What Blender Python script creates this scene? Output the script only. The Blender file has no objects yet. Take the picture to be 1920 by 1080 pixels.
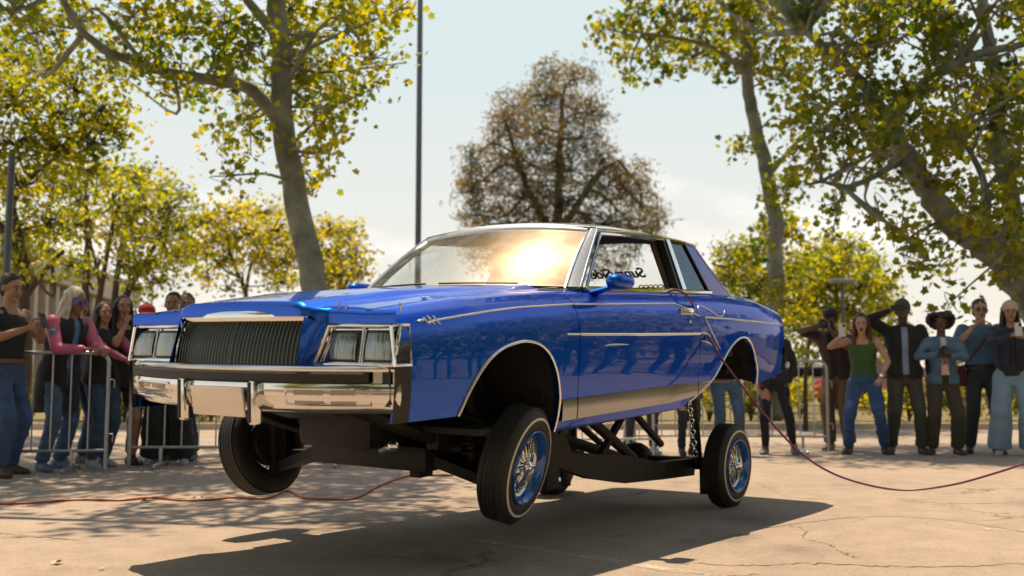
import bpy, bmesh, math, random
import numpy as np
from mathutils import Vector, Matrix, noise as mnoise

random.seed(7)
RNG = np.random.default_rng(11)
scene = bpy.context.scene
COL = scene.collection
R = math.radians

# ------------------------------------------------------------------ camera
FPX, HC, CP = 1955.9, 0.834, 0.095147
cam_d = bpy.data.cameras.new("camera")
cam = bpy.data.objects.new("camera", cam_d)
COL.objects.link(cam)
cam_d.sensor_width = 36.0
cam_d.lens = FPX / 1920 * 36.0
cam.location = (0, 0, HC)
cam.rotation_euler = (math.pi / 2 + CP, 0, 0)
cam_d.clip_start = 0.1
cam_d.clip_end = 3000
cam_d.dof.use_dof = True
cam_d.dof.focus_distance = 5.9
cam_d.dof.aperture_fstop = 1.9
scene.camera = cam

# ------------------------------------------------------------------ light
SUN = Vector((-0.16, 0.35, 1.0)).normalized()
SUN_EL = math.asin(SUN.z)
SUN_AZ = math.atan2(SUN.x, SUN.y)
sun_d = bpy.data.lights.new("sun", 'SUN')
sun_d.energy = 5.0
sun_d.angle = R(0.53)
sun_d.color = (1.0, 0.76, 0.50)
sun = bpy.data.objects.new("sun", sun_d)
COL.objects.link(sun)
sun.location = (0, 0, 30)
sun.rotation_euler = SUN.to_track_quat('Z', 'Y').to_euler()

world = bpy.data.worlds.new("World")
scene.world = world
world.use_nodes = True
wn = world.node_tree
wn.nodes.clear()


def wnode(t, **k):
    n = wn.nodes.new(t)
    for a, b in k.items():
        setattr(n, a, b)
    return n


wout = wnode('ShaderNodeOutputWorld')
wbg = wnode('ShaderNodeBackground')
wbg.inputs['Strength'].default_value = 0.065
wsky = wnode('ShaderNodeTexSky', sky_type='NISHITA')
wsky.sun_disc = False
wsky.sun_elevation = SUN_EL
wsky.sun_rotation = SUN_AZ
wsky.air_density = 1.0
wsky.dust_density = 0.5
wsky.ozone_density = 2.0
# thin bright cloud veil with some heaped cloud low over the horizon
wtc = wnode('ShaderNodeTexCoord')
wsep = wnode('ShaderNodeSeparateXYZ')
wn.links.new(wtc.outputs['Generated'], wsep.inputs[0])
wadd = wnode('ShaderNodeMath', operation='ADD'); wadd.inputs[1].default_value = 0.22
wabs = wnode('ShaderNodeMath', operation='ABSOLUTE')
wn.links.new(wsep.outputs['Z'], wabs.inputs[0]); wn.links.new(wabs.outputs[0], wadd.inputs[0])
wdx = wnode('ShaderNodeMath', operation='DIVIDE'); wdy = wnode('ShaderNodeMath', operation='DIVIDE')
wn.links.new(wsep.outputs['X'], wdx.inputs[0]); wn.links.new(wadd.outputs[0], wdx.inputs[1])
wn.links.new(wsep.outputs['Y'], wdy.inputs[0]); wn.links.new(wadd.outputs[0], wdy.inputs[1])
wcmb = wnode('ShaderNodeCombineXYZ')
wn.links.new(wdx.outputs[0], wcmb.inputs[0]); wn.links.new(wdy.outputs[0], wcmb.inputs[1])
wcmb.inputs[2].default_value = 3.7
wno = wnode('ShaderNodeTexNoise'); wno.inputs['Scale'].default_value = 1.3
wno.inputs['Detail'].default_value = 6; wno.inputs['Roughness'].default_value = 0.55
wn.links.new(wcmb.outputs[0], wno.inputs['Vector'])
wramp = wnode('ShaderNodeValToRGB')
wramp.color_ramp.elements[0].position = 0.50; wramp.color_ramp.elements[0].color = (0, 0, 0, 1)
wramp.color_ramp.elements[1].position = 0.72; wramp.color_ramp.elements[1].color = (0.9, 0.9, 0.9, 1)
wn.links.new(wno.outputs['Fac'], wramp.inputs[0])
# cloud colour: cool white high up, cream near the horizon
wcr = wnode('ShaderNodeValToRGB')
wcr.color_ramp.elements[0].position = 0.0; wcr.color_ramp.elements[0].color = (1.08, 0.95, 0.80, 1)
wcr.color_ramp.elements[1].position = 0.30; wcr.color_ramp.elements[1].color = (0.80, 0.90, 0.885, 1)
wn.links.new(wabs.outputs[0], wcr.inputs[0])
wsc = wnode('ShaderNodeMix', data_type='RGBA', blend_type='MULTIPLY'); wsc.inputs[0].default_value = 1
wn.links.new(wcr.outputs[0], wsc.inputs[6]); wsc.inputs[7].default_value = (10.9, 10.9, 10.9, 1)
wveil = wnode('ShaderNodeMix', data_type='RGBA')
wvf = wnode('ShaderNodeMapRange'); wvf.inputs[1].default_value = .36; wvf.inputs[2].default_value = .80; wvf.inputs[3].default_value = .88; wvf.inputs[4].default_value = .12
wn.links.new(wabs.outputs[0], wvf.inputs[0]); wn.links.new(wvf.outputs[0], wveil.inputs[0])
wn.links.new(wsky.outputs[0], wveil.inputs[6]); wn.links.new(wsc.outputs[2], wveil.inputs[7])
wmx = wnode('ShaderNodeMix', data_type='RGBA')
wn.links.new(wramp.outputs[0], wmx.inputs[0])
wn.links.new(wveil.outputs[2], wmx.inputs[6]); wmx.inputs[7].default_value = (14.2, 13.3, 12.6, 1)
wn.links.new(wmx.outputs[2], wbg.inputs[0])
wn.links.new(wbg.outputs[0], wout.inputs[0])

scene.view_settings.view_transform = 'Standard'
scene.view_settings.look = 'None'
scene.view_settings.gamma = 1.0
scene.view_settings.exposure = 0.5
scene.view_settings.use_curve_mapping = False
scene.cycles.max_bounces = 10
scene.cycles.transparent_max_bounces = 24
scene.cycles.sample_clamp_indirect = 6.0


def gz(y):
    """the tarmac falls very slightly towards the camera"""
    t = min(1.0, max(0.0, (y - 7.9) / 1.9))
    return 0.055 * t * t * (3 - 2 * t)


def at(u, v, d):
    """photo pixel (1920 x 1080) at depth d -> world point"""
    a, b = (u - 960) / FPX, -(v - 540) / FPX
    dy = math.cos(CP) - b * math.sin(CP)
    dz = math.sin(CP) + b * math.cos(CP)
    return Vector((a / dy * d, d, HC + dz / dy * d))


def on_ground(u, d):
    p = at(u, 800, d)
    return Vector((p.x, d, gz(d)))


# ------------------------------------------------------------------ object helpers
def mesh_obj(name, verts, faces, mats, parent=None, smooth=True, mi=None, sharp=40):
    me = bpy.data.meshes.new(name)
    me.from_pydata([tuple(v) for v in verts], [], faces)
    if not isinstance(mats, (list, tuple)):
        mats = [mats]
    for m in mats:
        me.materials.append(m)
    if mi is not None and len(mi) == len(me.polygons):
        me.polygons.foreach_set("material_index", mi)
    if smooth:
        me.shade_smooth()
        if sharp:
            me.set_sharp_from_angle(angle=R(sharp))
    me.update()
    o = bpy.data.objects.new(name, me)
    COL.objects.link(o)
    if parent is not None:
        o.parent = parent
    return o


def empty(name, loc=(0, 0, 0), rotz=0.0):
    o = bpy.data.objects.new(name, None)
    COL.objects.link(o)
    o.empty_display_size = 0.2
    o.location = loc
    o.rotation_euler = (0, 0, rotz)
    return o


def tag(o, label=None, cat=None, group=None, kind=None):
    if label: o["label"] = label
    if cat: o["category"] = cat
    if group: o["group"] = group
    if kind: o["kind"] = kind
    return o


def copy_tree(o, parent=None):
    c = o.copy()
    COL.objects.link(c)
    c.parent = parent
    for ch in list(o.children):
        copy_tree(ch, c)
    return c


class MB:
    """collects shapes into one mesh"""

    def __init__(s):
        s.v, s.f, s.m = [], [], []

    def add(s, verts, faces, mi=0):
        k = len(s.v)
        s.v += [tuple(p) for p in verts]
        s.f += [tuple(i + k for i in f) for f in faces]
        s.m += [mi] * len(faces)
        return s

    def box(s, c, d, M=None, mi=0, bev=0.0):
        x, y, z = d[0] / 2, d[1] / 2, d[2] / 2
        if bev <= 0:
            vs = [Vector((a * x, b * y, e * z)) for a in (-1, 1) for b in (-1, 1) for e in (-1, 1)]
            fs = [(0, 1, 3, 2), (4, 6, 7, 5), (0, 4, 5, 1), (2, 3, 7, 6), (0, 2, 6, 4), (1, 5, 7, 3)]
        else:
            b = min(bev, x * .9, y * .9, z * .9)
            bm = bmesh.new()
            bmesh.ops.create_cube(bm, size=1)
            for v in bm.verts:
                v.co = Vector((v.co.x * 2 * x, v.co.y * 2 * y, v.co.z * 2 * z))
            bmesh.ops.bevel(bm, geom=list(bm.edges), offset=b, segments=2, profile=.6, affect='EDGES')
            bm.verts.index_update()
            vs = [v.co.copy() for v in bm.verts]
            fs = [tuple(v.index for v in f.verts) for f in bm.faces]
            bm.free()
        if M is not None:
            vs = [M @ v for v in vs]
        c = Vector(c)
        return s.add([v + c for v in vs], fs, mi)

    def tube(s, pts, rad, n=10, cap=True, mi=0, ell=1.0, up=None):
        pts = [Vector(p) for p in pts]
        if not hasattr(rad, '__len__'):
            rad = [rad] * len(pts)
        k = len(s.v)
        t0 = (pts[1] - pts[0]).normalized()
        a = Vector(up) if up is not None else (Vector((0, 0, 1)) if abs(t0.z) < .9 else Vector((1, 0, 0)))
        a = (a - a.dot(t0) * t0).normalized()
        L = len(pts)
        for i, p in enumerate(pts):
            if i == 0: t = t0
            elif i == L - 1: t = (pts[i] - pts[i - 1])
            else: t = (pts[i + 1] - pts[i]).normalized() + (pts[i] - pts[i - 1]).normalized()
            t = t.normalized() if t.length > 1e-9 else t0
            a = a - a.dot(t) * t
            a = a.normalized() if a.length > 1e-6 else t.orthogonal().normalized()
            b = t.cross(a)
            r = rad[i]
            for j in range(n):
                w = 2 * math.pi * j / n
                s.v.append(tuple(p + a * (math.cos(w) * r) + b * (math.sin(w) * r * ell)))
        for i in range(L - 1):
            for j in range(n):
                j2 = (j + 1) % n
                s.f.append((k + i * n + j, k + i * n + j2, k + (i + 1) * n + j2, k + (i + 1) * n + j))
                s.m.append(mi)
        if cap:
            s.f.append(tuple(k + j for j in reversed(range(n)))); s.m.append(mi)
            s.f.append(tuple(k + (L - 1) * n + j for j in range(n))); s.m.append(mi)
        return s

    def limb(s, pts, rad, n=12, mi=0, ell=1.0, up=None):
        """tube with rounded ends, for bodies"""
        pts = [Vector(p) for p in pts]
        rad = list(rad) if hasattr(rad, '__len__') else [rad] * len(pts)
        d0 = (pts[0] - pts[1]).normalized(); d1 = (pts[-1] - pts[-2]).normalized()
        P, Q = [], []
        for w in (80, 55, 25):
            P.append(pts[0] + d0 * rad[0] * math.sin(R(w))); Q.append(rad[0] * math.cos(R(w)))
        P += pts; Q += rad
        for w in (25, 55, 80):
            P.append(pts[-1] + d1 * rad[-1] * math.sin(R(w))); Q.append(rad[-1] * math.cos(R(w)))
        return s.tube(P, Q, n, True, mi, ell, up)

    def ball(s, c, r, n=14, mi=0, M=None):
        r = r if hasattr(r, '__len__') else (r, r, r)
        c = Vector(c); k = len(s.v); m = n // 2 + 1
        for i in range(m + 1):
            ph = math.pi * i / m
            for j in range(n):
                w = 2 * math.pi * j / n
                q = Vector((r[0] * math.sin(ph) * math.cos(w), r[1] * math.sin(ph) * math.sin(w), r[2] * math.cos(ph)))
                if M is not None: q = M @ q
                s.v.append(tuple(c + q))
        for i in range(m):
            for j in range(n):
                j2 = (j + 1) % n
                s.f.append((k + i * n + j, k + (i + 1) * n + j, k + (i + 1) * n + j2, k + i * n + j2)); s.m.append(mi)
        return s

    def loft(s, rings, mi=0, cap=True):
        k = len(s.v); n = len(rings[0])
        for r in rings:
            s.v += [tuple(p) for p in r]
        for i in range(len(rings) - 1):
            for j in range(n):
                j2 = (j + 1) % n
                s.f.append((k + i * n + j, k + i * n + j2, k + (i + 1) * n + j2, k + (i + 1) * n + j)); s.m.append(mi)
        if cap:
            s.f.append(tuple(k + j for j in reversed(range(n)))); s.m.append(mi)
            s.f.append(tuple(k + (len(rings) - 1) * n + j for j in range(n))); s.m.append(mi)
        return s

    def grid(s, rows, mi=0):
        """rows of points (open surface)"""
        k = len(s.v); n = len(rows[0])
        for r in rows:
            s.v += [tuple(p) for p in r]
        for i in range(len(rows) - 1):
            for j in range(n - 1):
                s.f.append((k + i * n + j, k + (i + 1) * n + j, k + (i + 1) * n + j + 1, k + i * n + j + 1)); s.m.append(mi)
        return s

    def lathe(s, prof, n=40, mi=0, axis='y', closed=False, mis=None):
        """prof: (radius, offset along axis)"""
        k = len(s.v); L = len(prof)
        for (r, o) in prof:
            for j in range(n):
                w = 2 * math.pi * j / n
                c, d = r * math.cos(w), r * math.sin(w)
                s.v.append((c, o, d) if axis == 'y' else (c, d, o))
        for i in range(L if closed else L - 1):
            i2 = (i + 1) % L
            for j in range(n):
                j2 = (j + 1) % n
                s.f.append((k + i * n + j, k + i * n + j2, k + i2 * n + j2, k + i2 * n + j))
                s.m.append(mis[i] if mis else mi)
        return s

    def prism(s, poly, off, mi=0):
        """poly: list of 3d points (planar), extruded by vector off"""
        k = len(s.v); n = len(poly); off = Vector(off)
        s.v += [tuple(p) for p in poly] + [tuple(Vector(p) + off) for p in poly]
        s.f.append(tuple(k + i for i in reversed(range(n)))); s.m.append(mi)
        s.f.append(tuple(k + n + i for i in range(n))); s.m.append(mi)
        for i in range(n):
            j = (i + 1) % n
            s.f.append((k + i, k + j, k + n + j, k + n + i)); s.m.append(mi)
        return s

    def mirror(s):
        s.v = [(a, -b, c) for a, b, c in s.v]
        s.f = [tuple(reversed(f)) for f in s.f]
        return s

    def build(s, name, mats, parent=None, smooth=True, sharp=40):
        return mesh_obj(name, s.v, s.f, mats, parent, smooth, s.m, sharp)


def smoothstep(a, b, x):
    t = np.clip((x - a) / (b - a), 0, 1)
    return t * t * (3 - 2 * t)


def spline(pts, n=8):
    """Catmull-Rom through points"""
    P = [Vector(p) for p in pts]
    P = [P[0] * 2 - P[1]] + P + [P[-1] * 2 - P[-2]]
    out = []
    for i in range(1, len(P) - 2):
        a, b, c, d = P[i - 1:i + 3]
        for k in range(n):
            t = k / n
            out.append(0.5 * ((2 * b) + (c - a) * t + (2 * a - 5 * b + 4 * c - d) * t * t + (3 * b - a - 3 * c + d) * t ** 3))
    out.append(P[-2].copy())
    return out


# ------------------------------------------------------------------ materials
def newmat(name):
    m = bpy.data.materials.new(name)
    m.use_nodes = True
    nt = m.node_tree
    nt.nodes.clear()
    out = nt.nodes.new('ShaderNodeOutputMaterial')
    return m, nt, out


def mat(name, col, rough=.5,  metal=0.0, var=0.0, vscale=8.0, bump=0.0, bscale=60.0, coat=0.0, coatr=.03, spec=.5,
        col2=None, sheen=0.0, trans=0.0, stretch=None, detail=4, stint=None):
    m, nt, out = newmat(name)
    p = nt.nodes.new('ShaderNodeBsdfPrincipled')
    nt.links.new(p.outputs[0], out.inputs[0])
    p.inputs['Base Color'].default_value = (*col, 1)
    p.inputs['Roughness'].default_value = rough
    p.inputs['Metallic'].default_value = metal
    p.inputs['Specular IOR Level'].default_value = spec
    p.inputs['Coat Weight'].default_value = coat
    if stint: p.inputs['Specular Tint'].default_value = (*stint, 1)
    p.inputs['Coat Roughness'].default_value = coatr
    if sheen: p.inputs['Sheen Weight'].default_value = sheen
    if trans: p.inputs['Transmission Weight'].default_value = trans
    tc = nt.nodes.new('ShaderNodeTexCoord')
    vec = tc.outputs['Object']
    if stretch:
        mp = nt.nodes.new('ShaderNodeMapping'); mp.inputs['Scale'].default_value = stretch
        nt.links.new(vec, mp.inputs[0]); vec = mp.outputs[0]
    if var or col2:
        n = nt.nodes.new('ShaderNodeTexNoise'); n.inputs['Scale'].default_value = vscale
        n.inputs['Detail'].default_value = detail; n.inputs['Roughness'].default_value = .6
        nt.links.new(vec, n.inputs['Vector'])
        r = nt.nodes.new('ShaderNodeValToRGB')
        r.color_ramp.elements[0].position = .35; r.color_ramp.elements[1].position = .65
        c2 = col2 if col2 else tuple(c * (1 + var) for c in col)
        c1 = col if col2 else tuple(c * (1 - var) for c in col)
        r.color_ramp.elements[0].color = (*c1, 1); r.color_ramp.elements[1].color = (*c2, 1)
        nt.links.new(n.outputs['Fac'], r.inputs[0])
        nt.links.new(r.outputs[0], p.inputs['Base Color'])
    if bump:
        n2 = nt.nodes.new('ShaderNodeTexNoise'); n2.inputs['Scale'].default_value = bscale
        n2.inputs['Detail'].default_value = 5
        nt.links.new(vec, n2.inputs['Vector'])
        b = nt.nodes.new('ShaderNodeBump'); b.inputs['Strength'].default_value = bump; b.inputs['Distance'].default_value = .02
        nt.links.new(n2.outputs['Fac'], b.inputs['Height'])
        nt.links.new(b.outputs[0], p.inputs['Normal'])
    return m


def glassmat(name, tint, haze=0.0, drough=.25, rough=0.0, hazecol=(1, 1, 1)):
    m, nt, out = newmat(name)
    tr = nt.nodes.new('ShaderNodeBsdfTransparent'); tr.inputs[0].default_value = (*tint, 1)
    gl = nt.nodes.new('ShaderNodeBsdfGlossy'); gl.inputs['Roughness'].default_value = rough
    fr = nt.nodes.new('ShaderNodeFresnel')
    ge = nt.nodes.new('ShaderNodeNewGeometry')
    io = nt.nodes.new('ShaderNodeMapRange'); io.inputs[3].default_value = 1.5; io.inputs[4].default_value = 1 / 1.5
    nt.links.new(ge.outputs['Backfacing'], io.inputs[0]); nt.links.new(io.outputs[0], fr.inputs[0])
    mx = nt.nodes.new('ShaderNodeMixShader')
    nt.links.new(fr.outputs[0], mx.inputs[0]); nt.links.new(tr.outputs[0], mx.inputs[1]); nt.links.new(gl.outputs[0], mx.inputs[2])
    last = mx.outputs[0]
    if haze:
        d = nt.nodes.new('ShaderNodeBsdfGlossy'); d.inputs['Roughness'].default_value = drough
        d.inputs[0].default_value = (*hazecol, 1)
        tc = nt.nodes.new('ShaderNodeTexCoord')
        n = nt.nodes.new('ShaderNodeTexNoise'); n.inputs['Scale'].default_value = 5; n.inputs['Detail'].default_value = 6
        nt.links.new(tc.outputs['Object'], n.inputs['Vector'])
        mr = nt.nodes.new('ShaderNodeMapRange'); mr.inputs[1].default_value = .3; mr.inputs[2].default_value = .7
        mr.inputs[3].default_value = haze * .7; mr.inputs[4].default_value = haze * 1.3
        nt.links.new(n.outputs['Fac'], mr.inputs[0])
        m2 = nt.nodes.new('ShaderNodeMixShader')
        nt.links.new(mr.outputs[0], m2.inputs[0]); nt.links.new(last, m2.inputs[1]); nt.links.new(d.outputs[0], m2.inputs[2])
        last = m2.outputs[0]
    nt.links.new(last, out.inputs[0])
    return m


def leafmat(name, c1, c2, trans=.5, tcol=None):
    """leaf: diffuse plus light coming through, colour varied leaf by leaf"""
    m, nt, out = newmat(name)
    geo = nt.nodes.new('ShaderNodeNewGeometry')
    tc = nt.nodes.new('ShaderNodeTexCoord')
    no = nt.nodes.new('ShaderNodeTexNoise'); no.inputs['Scale'].default_value = .9; no.inputs['Detail'].default_value = 3
    nt.links.new(tc.outputs['Object'], no.inputs['Vector'])
    ad = nt.nodes.new('ShaderNodeMath'); ad.operation = 'MULTIPLY_ADD'
    nt.links.new(geo.outputs['Random Per Island'], ad.inputs[0]); ad.inputs[1].default_value = .55
    ms = nt.nodes.new('ShaderNodeMath'); ms.operation = 'MULTIPLY_ADD'
    nt.links.new(no.outputs['Fac'], ms.inputs[0]); ms.inputs[1].default_value = 1.6; ms.inputs[2].default_value = -.55
    nt.links.new(ms.outputs[0], ad.inputs[2])
    rp = nt.nodes.new('ShaderNodeValToRGB')
    rp.color_ramp.elements[0].position = .15; rp.color_ramp.elements[0].color = (*c1, 1)
    rp.color_ramp.elements[1].position = .9; rp.color_ramp.elements[1].color = (*c2, 1)
    nt.links.new(ad.outputs[0], rp.inputs[0])
    p = nt.nodes.new('ShaderNodeBsdfPrincipled'); p.inputs['Roughness'].default_value = .45
    p.inputs['Specular IOR Level'].default_value = .35
    nt.links.new(rp.outputs[0], p.inputs['Base Color'])
    t = nt.nodes.new('ShaderNodeBsdfTranslucent')
    tm = nt.nodes.new('ShaderNodeMix'); tm.data_type = 'RGBA'; tm.blend_type = 'MULTIPLY'; tm.inputs[0].default_value = 1
    nt.links.new(rp.outputs[0], tm.inputs[6]); tm.inputs[7].default_value = (*(tcol or (4.8, 4.5, .9)), 1)
    nt.links.new(tm.outputs[2], t.inputs[0])
    mx = nt.nodes.new('ShaderNodeMixShader'); mx.inputs[0].default_value = trans
    nt.links.new(p.outputs[0], mx.inputs[1]); nt.links.new(t.outputs[0], mx.inputs[2])
    nt.links.new(mx.outputs[0], out.inputs[0])
    return m
# ------------------------------------------------------------------ ground
def ground_material():
    m, nt, out = newmat("sunbleached_tarmac")
    p = nt.nodes.new('ShaderNodeBsdfPrincipled'); nt.links.new(p.outputs[0], out.inputs[0])
    p.inputs['Roughness'].default_value = .9; p.inputs['Specular IOR Level'].default_value = .25
    tc = nt.nodes.new('ShaderNodeTexCoord'); V = tc.outputs['Object']

    def noise(sc, det=5, r=.6, vec=V):
        n = nt.nodes.new('ShaderNodeTexNoise'); n.inputs['Scale'].default_value = sc
        n.inputs['Detail'].default_value = det; n.inputs['Roughness'].default_value = r
        nt.links.new(vec, n.inputs['Vector']); return n

    def ramp(src, a, b, ca, cb):
        r = nt.nodes.new('ShaderNodeValToRGB')
        r.color_ramp.elements[0].position = a; r.color_ramp.elements[1].position = b
        r.color_ramp.elements[0].color = (*ca, 1); r.color_ramp.elements[1].color = (*cb, 1)
        nt.links.new(src, r.inputs[0]); return r.outputs[0]

    def mult(a, b, f=1.0):
        x = nt.nodes.new('ShaderNodeMix'); x.data_type = 'RGBA'; x.blend_type = 'MULTIPLY'; x.inputs[0].default_value = f
        nt.links.new(a, x.inputs[6]); nt.links.new(b, x.inputs[7]); return x.outputs[2]

    base = ramp(noise(.55, 6).outputs['Fac'], .3, .72, (.305, .258, .226), (.385, .327, .285))
    fine = ramp(noise(55, 4, .7).outputs['Fac'], .3, .7, (.84, .84, .84), (1.12, 1.11, 1.1))
    mid = ramp(noise(4.5, 6, .65).outputs['Fac'], .28, .6, (.82, .83, .85), (1.03, 1.02, 1.0))
    col = mult(mult(base, fine), mid)
    # aggregate specks
    vo = nt.nodes.new('ShaderNodeTexVoronoi'); vo.inputs['Scale'].default_value = 120
    nt.links.new(V, vo.inputs['Vector'])
    col = mult(col, ramp(vo.outputs['Color'], .1, .6, (.86, .86, .86), (1.06, 1.06, 1.06)))
    # cracks: warped voronoi edges, only here and there
    wv = noise(1.4, 5, .65)
    wm = nt.nodes.new('ShaderNodeMix'); wm.data_type = 'RGBA'; wm.blend_type = 'LINEAR_LIGHT'; wm.inputs[0].default_value = .42
    nt.links.new(V, wm.inputs[6]); nt.links.new(wv.outputs['Color'], wm.inputs[7])
    vc = nt.nodes.new('ShaderNodeTexVoronoi'); vc.feature = 'DISTANCE_TO_EDGE'; vc.inputs['Scale'].default_value = .42
    nt.links.new(wm.outputs[2], vc.inputs['Vector'])
    cr = ramp(vc.outputs['Distance'], .002, .0085, (.42, .37, .32), (1, 1, 1))
    msk = ramp(noise(.35, 2).outputs['Fac'], .50, .60, (1, 1, 1), (0, 0, 0))
    mk = nt.nodes.new('ShaderNodeMix'); mk.data_type = 'RGBA'
    nt.links.new(msk, mk.inputs[0]); nt.links.new(cr, mk.inputs[6]); mk.inputs[7].default_value = (1, 1, 1, 1)
    col = mult(col, mk.outputs[2], .9)
    # tyre scuffs and oil stains
    st = ramp(noise(1.1, 6, .62).outputs['Fac'], .30, .44, (.62, .62, .64), (1, 1, 1))
    col = mult(col, st, .8)
    nt.links.new(col, p.inputs['Base Color'])
    b = nt.nodes.new('ShaderNodeBump'); b.inputs['Strength'].default_value = .5; b.inputs['Distance'].default_value = .006
    nt.links.new(noise(90, 4, .7).outputs['Fac'], b.inputs['Height'])
    nt.links.new(b.outputs[0], p.inputs['Normal'])
    return m


def build_ground():
    ys = [-40, -10, 0, 2, 4, 6, 7, 7.9, 8.2, 8.5, 8.8, 9.1, 9.4, 9.8, 12, 16, 19.4]
    xs = [-900, -100, -40, -20, -10, -5, 0, 5, 10, 20, 40, 100, 900]
    b = MB()
    b.grid([[(x, y, gz(y)) for x in xs] for y in ys])
    o = b.build('parking_lot', ground_material(), None, True, None)
    tag(o, 'sun-bleached tarmac of the car park', kind='structure')
    # kerb, planting strip and land beyond
    kerb = mat('kerb_concrete', (.42, .36, .30), .9, var=.15, vscale=3, bump=.3)
    b = MB()
    x = -60
    b.box((0, 19.5, .115), (160, .18, .13), bev=.02)
    o = b.build('kerb', kerb)
    tag(o, 'pale concrete kerb along the far edge of the tarmac', kind='structure')
    dirt = mat('dry_planting_soil', (.16, .12, .07), .95, col2=(.14, .13, .04), vscale=.8, bump=.6, bscale=12)
    b = MB()
    b.grid([[(x, y, z) for x in (-900, -60, -20, 0, 20, 60, 900)] for y, z in ((19.58, .17), (24, .2), (40, .22), (80, .2), (1500, .2))])
    o = b.build('planting_strip', dirt, None, True, None)
    tag(o, 'dry planted ground behind the kerb', kind='structure')
    # worn paint marks
    paint, nt, out = newmat('worn_white_paint')
    p = nt.nodes.new('ShaderNodeBsdfPrincipled'); p.inputs['Base Color'].default_value = (.62, .58, .53, 1); p.inputs['Roughness'].default_value = .8
    tr = nt.nodes.new('ShaderNodeBsdfTransparent')
    tc = nt.nodes.new('ShaderNodeTexCoord'); n = nt.nodes.new('ShaderNodeTexNoise'); n.inputs['Scale'].default_value = 7; n.inputs['Detail'].default_value = 8
    n.inputs['Roughness'].default_value = .75
    nt.links.new(tc.outputs['Object'], n.inputs['Vector'])
    rp = nt.nodes.new('ShaderNodeValToRGB'); rp.color_ramp.elements[0].position = .44; rp.color_ramp.elements[1].position = .62
    rp.color_ramp.elements[1].color = (.75, .75, .75, 1)
    nt.links.new(n.outputs['Fac'], rp.inputs[0])
    mx = nt.nodes.new('ShaderNodeMixShader'); nt.links.new(rp.outputs[0], mx.inputs[0]); nt.links.new(tr.outputs[0], mx.inputs[1]); nt.links.new(p.outputs[0], mx.inputs[2])
    nt.links.new(mx.outputs[0], out.inputs[0])
    for (a, c, w) in (((-.24, 5.86), (1.05, 4.55), .09), ((2.78, 6.25), (4.2, 6.0), .09), ((.05, 5.72), (.62, 5.70), .03)):
        a, c = Vector(a), Vector(c); d = (c - a).normalized(); s = Vector((-d.y, d.x)) * w / 2
        b = MB(); b.add([(*(a - s), .004), (*(c - s), .004), (*(c + s), .004), (*(a + s), .004)], [(0, 1, 2, 3)])
        o = b.build('painted_marking', paint)
        tag(o, kind='structure')

    # cracks opened by roots and weather, filled with dark grit
    grit = mat('crack_grit', (.075, .06, .045), .95, var=.4, vscale=20)
    rc = np.random.default_rng(8)
    for k, pl in enumerate(([(1275, 1048), (1400, 1052), (1540, 1049), (1700, 1055), (1930, 1050)], [(1482, 981), (1508, 990), (1503, 1003), (1548, 1014), (1572, 1030), (1604, 1040)],
                            [(1405, 905), (1440, 917), (1475, 929), (1540, 932)], [(1280, 1062), (1330, 1071), (1420, 1068)], [(1690, 936), (1790, 940), (1925, 938)], [(0, 1003), (90, 1001), (160, 1008)], [(560, 1010), (700, 1035), (830, 1040), (960, 1062)], [(1000, 985), (1120, 1000), (1220, 990), (1330, 985)])):
        P = []
        for u, v in pl:
            d = FPX * HC / (v - 726.7); P.append(on_ground(u, d))
        P = spline(P, 14)
        b = MB(); rows = []
        w0 = .007 if k else .010
        for i, p in enumerate(P):
            p = p + Vector((rc.normal() * .008, rc.normal() * .014, 0))
            w = w0 * rc.uniform(.25, 1.2) * (1 - .8 * abs(i / (len(P) - 1) - .5))
            rows.append([(p.x, p.y - w, p.z + .0015), (p.x, p.y + w, p.z + .0015)])
        b.grid(rows)
        o = b.build('pavement_crack', grit, None, False); tag(o, kind='structure')


build_ground()
# ------------------------------------------------------------------ the lowrider
PAINT = mat('candy_blue_paint', (.002, .090, .56), .36, .93, var=.18, vscale=260, coat=.8, coatr=.015, detail=1, stint=(.12, .40, 1.0))
ROOFP = mat('sky_sheen_roof_paint', (.52, .58, .66), .34, .25, var=.25, vscale=240, coat=1.0, coatr=.03, detail=1)  # pale base stands in for sky reflection on the blue roof
PATT = mat('patterned_purple_flake', (.012, .085, .42), .34, .8, col2=(.16, .02, .20), vscale=6.5, coat=.6, coatr=.03)
CHROME = mat('chrome', (.80, .80, .80), .05, 1.0)
CHROMES = mat('chrome_bumper', (.74, .72, .70), .09, 1.0, bump=.015, bscale=9)
BRUSH = mat('brushed_rocker_metal', (.36, .36, .35), .17, 1.0, bump=.02, bscale=14)
RUBBER = mat('black_rubber', (.012, .012, .013), .5, bump=.1, bscale=120)
TYRE = mat('tyre_rubber', (.014, .013, .013), .62, bump=.15, bscale=90)
WHITEW = mat('whitewall', (.62, .60, .55), .5)
BLUER = mat('blue_rim_enamel', (.004, .10, .42), .2, .2, coat=1.0)
BARREL = mat('rim_barrel_chrome', (.50, .52, .55), .12, 1.0)
UNDER = mat('undercoat_black', (.016, .014, .012), .65, var=.3, vscale=9, bump=.3, bscale=30)
UNDER2 = mat('dusty_frame_steel', (.015, .0125, .011), .6, .2, var=.3, vscale=7, bump=.2, bscale=30)
TRIMK = mat('dark_trim', (.015, .016, .018), .4)
HEADL = mat('headlining_cloth', (.10, .07, .05), .9)
SEATM = mat('seat_velour', (.03, .035, .08), .85, sheen=.3, bump=.2, bscale=60)
STRIPE = mat('silver_leaf_stripe', (.62, .66, .70), .3, .35, coat=.6)
GRILLE = mat('grille_shade_chrome', (.17, .17, .17), .2, 1.0)  # dark base stands in for ground shadow mirrored in the slats
GLASS = glassmat('clear_glass', (.93, .95, .94))
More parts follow.
